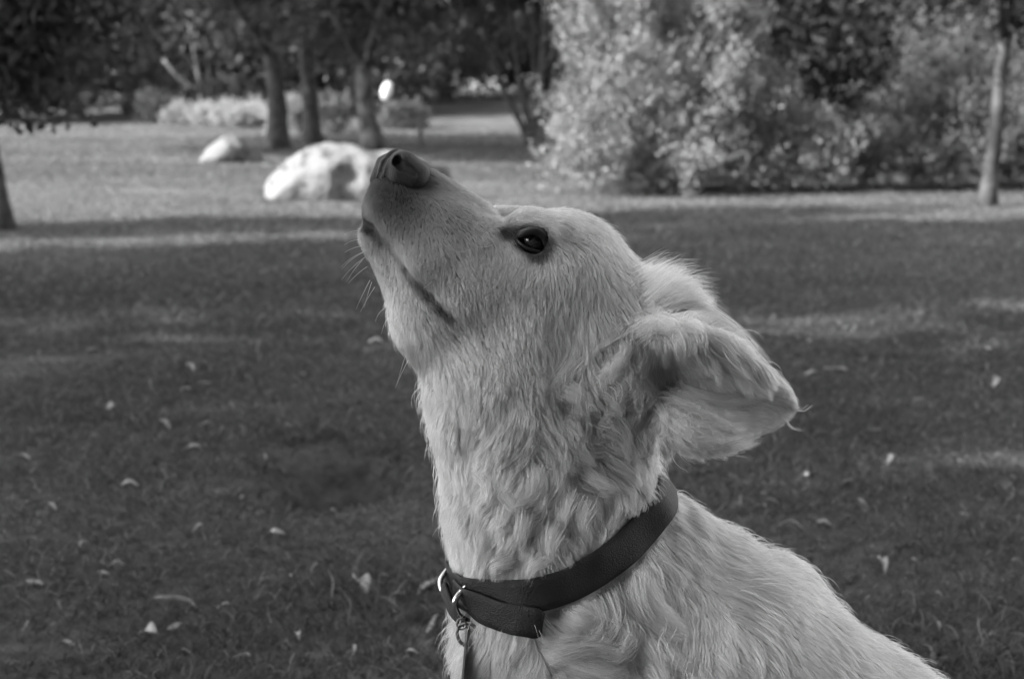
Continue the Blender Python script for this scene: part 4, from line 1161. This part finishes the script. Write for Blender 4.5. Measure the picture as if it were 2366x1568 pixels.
# ---------------------------------------------------------------- nose leather
nf = Field((845, 335, -165), (1030, 480, 20), 2.0)
MC = -72.0
nf.cone((925, 388, MC, 34), (966, 414, MC + 6, 38), 18, 30)
nf.cone((942, 396, MC - 34, 34), (970, 416, MC - 30, 29), 14, 30)       # near wing
nf.cone((912, 390, MC + 26, 30), (955, 408, MC + 30, 32), 14, 30)       # far wing
nf.cone((905, 396, MC - 22, 20), (888, 432, MC - 24, 13), 12, 30)       # columella, near and far ridge
nf.cone((893, 388, MC + 6, 19), (874, 424, MC + 2, 13), 12, 30)
nf.cone((930, 426, MC - 34, 22), (962, 430, MC - 36, 22), 16, 30)
def nose_skin(pts_, off=0.0):
    q = np.array(pts_, float)
    for _ in range(10):
        q = q - nf.grad(q) * (nf.sample(q) - off)[:, None] * 0.8
    return q
def nose_front(u, v):
    c = np.arange(-164, 19, 1.0)
    s_ = nf.sample(np.column_stack([np.full(len(c), u), np.full(len(c), v), c]))
    return c[np.argmax(s_ < 0)] if (s_ < 0).any() else MC
gp = nose_skin([(u, v, nose_front(u, v)) for u, v in ((922, 356), (908, 370), (897, 388), (889, 408), (882, 428), (878, 444))])
n0 = [(930, 386), (938, 398), (951, 408), (967, 419), (978, 421)]
n0 = [np.array([u, v, nose_front(u, v)]) for u, v in n0]
for A, B in zip(gp[:-1], gp[1:]):
    nf.cone((*A, 4.6), (*B, 4.6), 7, 20, carve=True)                    # groove down the middle
nf.cone((*(n0[0] + [0, -12, 2]), 5), (*(n0[0] + [0, 2, 10]), 11), 6, 20, carve=True)        # nostril
nf.cone((*(n0[0] + [0, 6, 8]), 11), (*(n0[1] + [0, 4, 8]), 9), 6, 20, carve=True)
nf.cone((*n0[1], 9), (*n0[2], 6.5), 8, 20, carve=True)                                          # slit of the wing
nf.cone((*n0[2], 6.5), (*n0[3], 3.5), 8, 20, carve=True)
nf.cone((882, 384, MC + 40, 9), (892, 396, MC + 44, 10), 6, 20, carve=True)
NV, NQ = nf.mesh()
m_nose, nt, out = new_mat("nose_leather")
b = node(nt, "ShaderNodeBsdfPrincipled", Roughness=0.55)
b.inputs["Base Color"].default_value = g3(0.02)
b.inputs["Specular IOR Level"].default_value = 0.35
tc = node(nt, "ShaderNodeTexCoord")
vo = node(nt, "ShaderNodeTexVoronoi", Scale=900.0)
bp = node(nt, "ShaderNodeBump", Strength=0.7, Distance=0.0008)
nt.links.new(tc.outputs["Object"], vo.inputs["Vector"])
nt.links.new(vo.outputs["Distance"], bp.inputs["Height"])
nt.links.new(bp.outputs[0], b.inputs["Normal"])
nt.links.new(b.outputs[0], out.inputs["Surface"])
mesh_obj("nose", dogw(NV), NQ, m_nose, dog)

# ---------------------------------------------------------------- eye
def sphere(c, r, nu=32, nv=20):
    V = []; F = []
    for i in range(nv + 1):
        th = math.pi * i / nv
        for j in range(nu):
            ph = 2 * math.pi * j / nu
            V.append([c[0] + r * math.sin(th) * math.cos(ph), c[1] + r * math.sin(th) * math.sin(ph), c[2] + r * math.cos(th)])
    for i in range(nv):
        for j in range(nu):
            F.append([i * nu + j, i * nu + (j + 1) % nu, (i + 1) * nu + (j + 1) % nu, (i + 1) * nu + j])
    return np.array(V), np.array(F)
m_eye, nt, out = new_mat("eyeball")
b = node(nt, "ShaderNodeBsdfPrincipled", Roughness=0.16)
b.inputs["Specular IOR Level"].default_value = 0.4
b.inputs["Coat Weight"].default_value = 0.15
b.inputs["Coat Roughness"].default_value = 0.04
at = node(nt, "ShaderNodeAttribute", attribute_name="tone")
nt.links.new(at.outputs["Fac"], b.inputs["Base Color"])
nt.links.new(b.outputs[0], out.inputs["Surface"])
EV, EF = sphere(EYE, EYE_R, 48, 32)
gaze = np.array([-0.34, -0.42, -0.84]); gaze /= np.linalg.norm(gaze)
ca_ = (EV - EYE) @ gaze / EYE_R
et = np.where(ca_ > 0.90, 0.005, np.where(ca_ > 0.62, 0.03, np.where(ca_ > 0.56, 0.008, 0.05)))
EV = EV + np.where(ca_ > 0.66, (ca_ - 0.66) * 7.0, 0)[:, None] * gaze       # cornea bulge
o = mesh_obj("eye", dogw(EV), EF, m_eye, dog)
a = o.data.attributes.new("tone", 'FLOAT', 'POINT'); a.data.foreach_set("value", et.astype(np.float32))
m_lid = grey_mat("eye_rim_skin", 0.012, 0.02, scale=200, rough=0.45, spec=0.4)
lidu = catmull([(1192, 560, -124), (1206, 550, -134), (1230, 544, -140), (1251, 552, -138), (1260, 570, -131), (1261, 592, -124)], 26)
lidl = catmull([(1192, 558, -124), (1202, 572, -134), (1220, 584, -138), (1243, 590, -136), (1262, 590, -124)], 22)
V1, F1 = tube(lidu, np.interp(np.linspace(0, 1, 26), [0, .2, .8, 1], [4, 10, 10, 4]), 10)
o = mesh_obj("upper_eyelid", dogw(V1), F1, m_lid, dog)
V1, F1 = tube(lidl, np.interp(np.linspace(0, 1, 22), [0, .3, .8, 1], [3, 4, 4, 3]), 10)
o = mesh_obj("lower_eyelid", dogw(V1), F1, m_lid, dog)
# ---------------------------------------------------------------- collar
m_leather = grey_mat("black_leather", 0.009, 0.015, scale=90, rough=0.5, spec=0.28, bump=0.25, bump_scale=700)
m_metal = grey_mat("nickel_hardware", 0.55, 0.7, scale=40, rough=0.22, metallic=1.0)
m_steel = grey_mat("dark_steel_ring", 0.16, 0.26, scale=40, rough=0.3, metallic=1.0)
m_dull = grey_mat("worn_tag_metal", 0.25, 0.4, scale=60, rough=0.4, metallic=0.6)

def band(path, wid, nor, half, thick, closed, name, parent, mat, prof=None):
    """leather band: rounded rectangular section swept along the path"""
    n_ = len(path); V = []; F = []
    sec = [(-1, -.35), (-1, .35), (-.93, 1), (-.5, 1.08), (.5, 1.08), (.93, 1), (1, .35), (1, -.35), (.93, -1), (-.93, -1)]
    m_ = len(sec)
    for i in range(n_):
        hw = half if prof is None else half * prof[i]
        for sx, sy in sec:
            V.append(path[i] + wid[i] * sx * hw + nor[i] * sy * thick)
    for i in range(n_ if closed else n_ - 1):
        i2 = (i + 1) % n_
        for j in range(m_):
            F.append([i * m_ + j, i * m_ + (j + 1) % m_, i2 * m_ + (j + 1) % m_, i2 * m_ + j])
    if not closed:
        F.append(list(range(m_))[::-1]); F.append([(n_ - 1) * m_ + j for j in range(m_)])
    return mesh_obj(name, dogw(np.array(V)), F, mat, parent)
collar = empty("dog_collar", tuple(dogw(COLLAR.mean(0))))
tag(collar, "wide black leather collar with metal buckle and hanging tag round the dog's neck", "collar")
band(COLLAR, CW, CN, 37, 4.0, True, "strap", collar, m_leather)

se = catmull([(1052, 1352), (1090, 1366), (1150, 1384), (1205, 1390), (1250, 1397)], 24)
def strap_c(u, v):
    j = np.argmin(np.abs(COLLAR[:60, 0] - u)); return COLLAR[j, 2]
sc_ = np.array([strap_c(u, v) for u, v in se])
for _ in range(3): sc_ = np.convolve(np.pad(sc_, 2, mode='edge'), np.ones(5) / 5, 'valid')
se = np.column_stack([se, sc_ - np.interp(np.arange(24), [0, 4, 23], [6, 15, 13])])
st = np.gradient(se, axis=0); st /= np.linalg.norm(st, axis=1)[:, None]
sn = np.array([CN[np.argmin(np.abs(COLLAR[:60, 0] - u))] for u in se[:, 0]]); sn -= st * np.einsum('ij,ij->i', sn, st)[:, None]; sn /= np.linalg.norm(sn, axis=1)[:, None]
sw = np.cross(st, sn); sw *= np.sign(sw[:, 1])[:, None]
prof = np.ones(24); prof[-3:] = [1.0, 0.93, 0.72]
band(se, sw, sn, 33, 3.4, False, "strap_end", collar, m_leather, prof)

# buckle: a rounded rectangular frame with its keeper bar and prong
fr = [(1066, 1282, 10), (1040, 1306, -16), (1019, 1336, -44), (1034, 1372, -72), (1058, 1408, -98), (1074, 1414, -112), (1060, 1390, -122), (1056, 1366, -130), (1070, 1342, -132), (1100, 1314, -126), (1104, 1302, -100), (1090, 1290, -40)]
frp = catmull(fr + [fr[0]], 72)[:-1]
rr = 6.6 + 1.2 * np.cos(np.linspace(0, 4 * math.pi, 71))
V1, F1 = tube(frp, rr, 10, closed=True)
bk = mesh_obj("buckle", dogw(V1), F1, m_metal, collar)
def strip(points, axis, half, thick, name):
    pl = catmull(points, 14)
    pt = np.gradient(pl, axis=0); pt /= np.linalg.norm(pt, axis=1)[:, None]
    pw = np.tile(np.array(axis, float), (14, 1)); pw -= pt * np.einsum('ij,ij->i', pw, pt)[:, None]; pw /= np.linalg.norm(pw, axis=1)[:, None]
    return band(pl, pw, np.cross(pt, pw), half, thick, False, name, collar, m_leather)
strip([(1026, 1342, -52), (1038, 1368, -78), (1056, 1398, -104), (1082, 1414, -122)], (0.8, -0.5, -0.3), 11, 5.0, "strap_fold")
strip([(1048, 1322, -34), (1062, 1338, -78), (1078, 1356, -112), (1096, 1366, -132)], (0.5, -0.8, -0.1), 22, 3.0, "strap_tongue")
# ring and tag
rc = np.array([1085.0, 1437.0, front_c(1085, 1437, 0) - 52])
an = np.linspace(0, 2 * math.pi, 48, endpoint=False)
rx = np.array([0.93, 0.03, -0.36]); ry = np.array([0.0, 1.0, 0.05])
ring = np.array([rc + 25.5 * (math.cos(t) * rx + math.sin(t) * ry) for t in an])
V1, F1 = tube(ring, 4.2, 8, closed=True)
rg = mesh_obj("ring", dogw(V1), F1, m_steel, collar)
V1, F1 = tube(np.array([rc + np.array([-14, -24, -3]) + 10 * np.array([math.cos(t), math.sin(t) * 1.2, -0.3 * math.cos(t)]) for t in an]), 2.4, 8, closed=True)
mesh_obj("ring_loop", dogw(V1), F1, m_steel, collar)
tg = []; tf = []
prof_t = [(-22, 5), (-16, 10), (0, 16), (25, 26), (60, 36), (95, 38), (125, 32), (148, 18), (158, 6)]
for y, hw in prof_t:
    cx = rc[0] - 1 - 0.085 * (y + 22) + 3.0 * math.sin((y + 20) / 55.0)
    for dz, dx in ((-hw, -2.2), (-hw, 2.2), (hw, 2.2), (hw, -2.2)):
        tg.append([cx + dx + 0.10 * dz, rc[1] + 6 + y, rc[2] + dz])
for i in range(len(prof_t) - 1):
    for j in range(4):
        tf.append([i * 4 + j, i * 4 + (j + 1) % 4, i * 4 + 4 + (j + 1) % 4, i * 4 + 4 + j])
tf.append([3, 2, 1, 0]); tf.append([len(tg) - 4, len(tg) - 3, len(tg) - 2, len(tg) - 1])
mesh_obj("name_tag", dogw(np.array(tg)), tf, m_dull, collar, smooth=False)
# ---------------------------------------------------------------- fallen leaves on the lawn
m_dry = grey_mat("dry_leaf", 0.24, 0.44, scale=30, rough=0.6, spec=0.3, bump=0.4, bump_scale=120)
def fallen_leaf(u, v, length_px, angle, width, curl, seed, label):
    rnd = np.random.RandomState(seed)
    b_ = ground_at(u, v)
    depth = b_[1] * CP + CAM_H * SP
    s = 1.15 * length_px / FPX * depth
    n_ = 9
    t = np.linspace(-0.5, 0.5, n_)
    w_ = width * np.sin(np.pi * (t + 0.5)) ** 0.75 * (1 - 0.35 * (t + 0.5)) + 0.012
    V = []
    for i in range(n_):
        bend = curl * (math.cos(2.2 * t[i]) - 0.6) * 0.35 + 0.10 * math.sin(5 * t[i] + seed)
        side = curl * 0.25 * math.sin(3.0 * t[i])
        for k, sy in enumerate((-1, -0.5, 0, 0.5, 1)):
            cup = (abs(sy) ** 2) * w_[i] * (0.35 + 0.3 * curl)
            V.append([t[i], side + sy * w_[i] * 0.5, bend + cup])
    V = np.array(V) * s
    zs = 0.004
    low = V[:, 2] + zs
    V = np.vstack([V, V - [0, 0, 0.0008]])
    nv = n_ * 5
    F = []
    for i in range(n_ - 1):
        for k in range(4):
            a = i * 5 + k
            F.append([a, a + 5, a + 6, a + 1]); F.append([nv + a, nv + a + 1, nv + a + 6, nv + a + 5])
    for i in range(n_ - 1):
        for k, sg in ((0, 1), (4, -1)):
            a = i * 5 + k
            F.append([a, nv + a, nv + a + 5, a + 5] if sg > 0 else [a, a + 5, nv + a + 5, nv + a])
    # picture angle -> ground heading, allowing for the flat view of the lawn
    an = math.radians(angle)
    el = CAM_H / depth
    gx_, gy_ = math.cos(an), -math.sin(an) / max(el, 0.12)
    steep = min(1.0, abs(gy_) / (abs(gx_) + abs(gy_)))
    hd = math.atan2(gy_, gx_)
    tilt = rnd.uniform(-0.25, 0.25); roll = rnd.uniform(-0.5, 0.5)
    M = Matrix.Rotation(hd, 3, 'Z') @ Matrix.Rotation(tilt, 3, 'Y') @ Matrix.Rotation(roll, 3, 'X')
    V = V @ np.array(M).T
    V[:, 2] -= V[:, 2].min()
    z0 = float(ground_z(b_[0], b_[1]))
    V = V + [b_[0], b_[1], z0 + 0.005]
    o = mesh_obj("fallen_leaf", V, F, m_dry)
    return tag(o, label, "leaf", "fallen leaves scattered on the lawn")
BIG = [
    (836, 1380, 74, 62, .50, .4, "broad pale fallen leaf on the lawn left of the buckle"),
    (990, 1380, 90, -22, .16, .5, "slender pale leaf on the grass just left of the collar buckle"),
    (1000, 1468, 86, -32, .14, .7, "slender curved leaf on the grass just left of the hanging tag"),
    (405, 1422, 76, 6, .22, 1.0, "curled pale leaf near the bottom left with an arched back"),
    (346, 1487, 50, 20, .75, .3, "round broad leaf at the bottom left below the curled one"),
    (256, 946, 36, -30, .42, .3, "bright oval leaf alone in the left foreground shade"),
    (441, 860, 44, 25, .25, .4, "narrow tilted leaf in the shade beyond the bright oval one"),
    (2040, 1336, 90, -25, .20, .9, "long twisted pale leaf on the grass right of the dog's back"),
    (1861, 1117, 36, 82, .55, .2, "upright bright leaf in the grass right of the dog's nape"),
    (1928, 857, 52, 12, .20, .8, "forked-looking bent leaf right of the ear tip"),
    (1868, 869, 54, -4, .12, .3, "thin straight leaf just right of the ear"),
    (2300, 893, 52, -12, .25, .5, "dull curved leaf at the right edge of the shaded lawn"),
    (1830, 1246, 56, 2, .14, .3, "thin flat leaf lying just above the dog's back"),
    (1906, 1238, 36, 4, .30, .4, "short bright leaf next to the thin flat one above the back"),
    (382, 988, 40, 50, .30, .9, "V-shaped curled leaf in the left foreground"),
    (600, 742, 40, -12, .22, .4, "pale leaf near the sunlit streak left of the dog's throat")]
for i, (u, v, L, a_, w_, c_, lab) in enumerate(BIG):
    fallen_leaf(u, v, L, a_, w_, c_, 700 + i, lab)
SMALL = [(1785, 1136, 26, 0), (2060, 1086, 42, -10), (2110, 1320, 14, 80), (2168, 1402, 16, 60), (2165, 1478, 28, 120), (2020, 1006, 26, 4), (1955, 755, 20, 0), (1870, 790, 16, 40),
    (2285, 806, 18, -40), (665, 996, 24, 40), (613, 1058, 24, 45), (476, 892, 36, -4), (428, 906, 34, 30), (476, 986, 26, 0), (868, 800, 32, 0), (195, 1268, 30, -20), (276, 1322, 38, -20),
    (240, 1336, 34, 15), (80, 1356, 40, 10), (456, 1236, 28, -10), (446, 1041, 38, 0), (300, 1130, 36, 0), (122, 1180, 24, 20), (890, 1352, 28, -6), (405, 1465, 36, -15), (515, 1421, 28, 3),
    (670, 1350, 22, 90), (690, 1490, 34, 80), (640, 1250, 36, 15), (1990, 1180, 22, 50), (2230, 1210, 26, 10), (2340, 1120, 22, -30), (1760, 1190, 18, 30), (2310, 1420, 20, 20), (2290, 1500, 24, -15),
    (60, 1060, 22, 10), (30, 780, 18, 0), (210, 812, 20, 5), (700, 870, 18, 20), (560, 1160, 20, -20), (770, 1180, 22, 30), (880, 1080, 16, 0), (160, 1500, 34, 25), (60, 1460, 26, -30), (560, 1540, 36, 10),
    (820, 1530, 28, -40), (950, 1540, 30, 20), (2350, 1330, 26, 5), (1700, 860, 18, -10), (2120, 930, 20, 10)]
def zone(u, v):
    row = "far shaded lawn" if v < 850 else "middle lawn" if v < 1150 else "near lawn" if v < 1400 else "nearest grass"
    col = "at far left" if u < 300 else "at left" if u < 600 else "left of the dog" if u < 1100 else "right of the dog" if u < 2000 else "at far right"
    return "on the " + row + " " + col
zones = {}
for i, (u, v, L, a_) in enumerate(SMALL): zones.setdefault(zone(u, v), []).append(i)
ORD = ["leftmost", "second from left", "third from left", "fourth from left", "fifth from left", "sixth from left", "seventh from left"]
for z_, idx_ in zones.items():
    idx_.sort(key=lambda i: SMALL[i][0])
    for k, i in enumerate(idx_):
        u, v, L, a_ = SMALL[i]
        lab = ("lone small dry leaf " if len(idx_) == 1 else "small dry leaf " + ORD[k] + " ") + z_
        fallen_leaf(u, v, L, a_, 0.20 + 0.25 * ((i * 37) % 10) / 10, 0.2 + 0.7 * ((i * 53) % 10) / 10, 760 + i, lab)
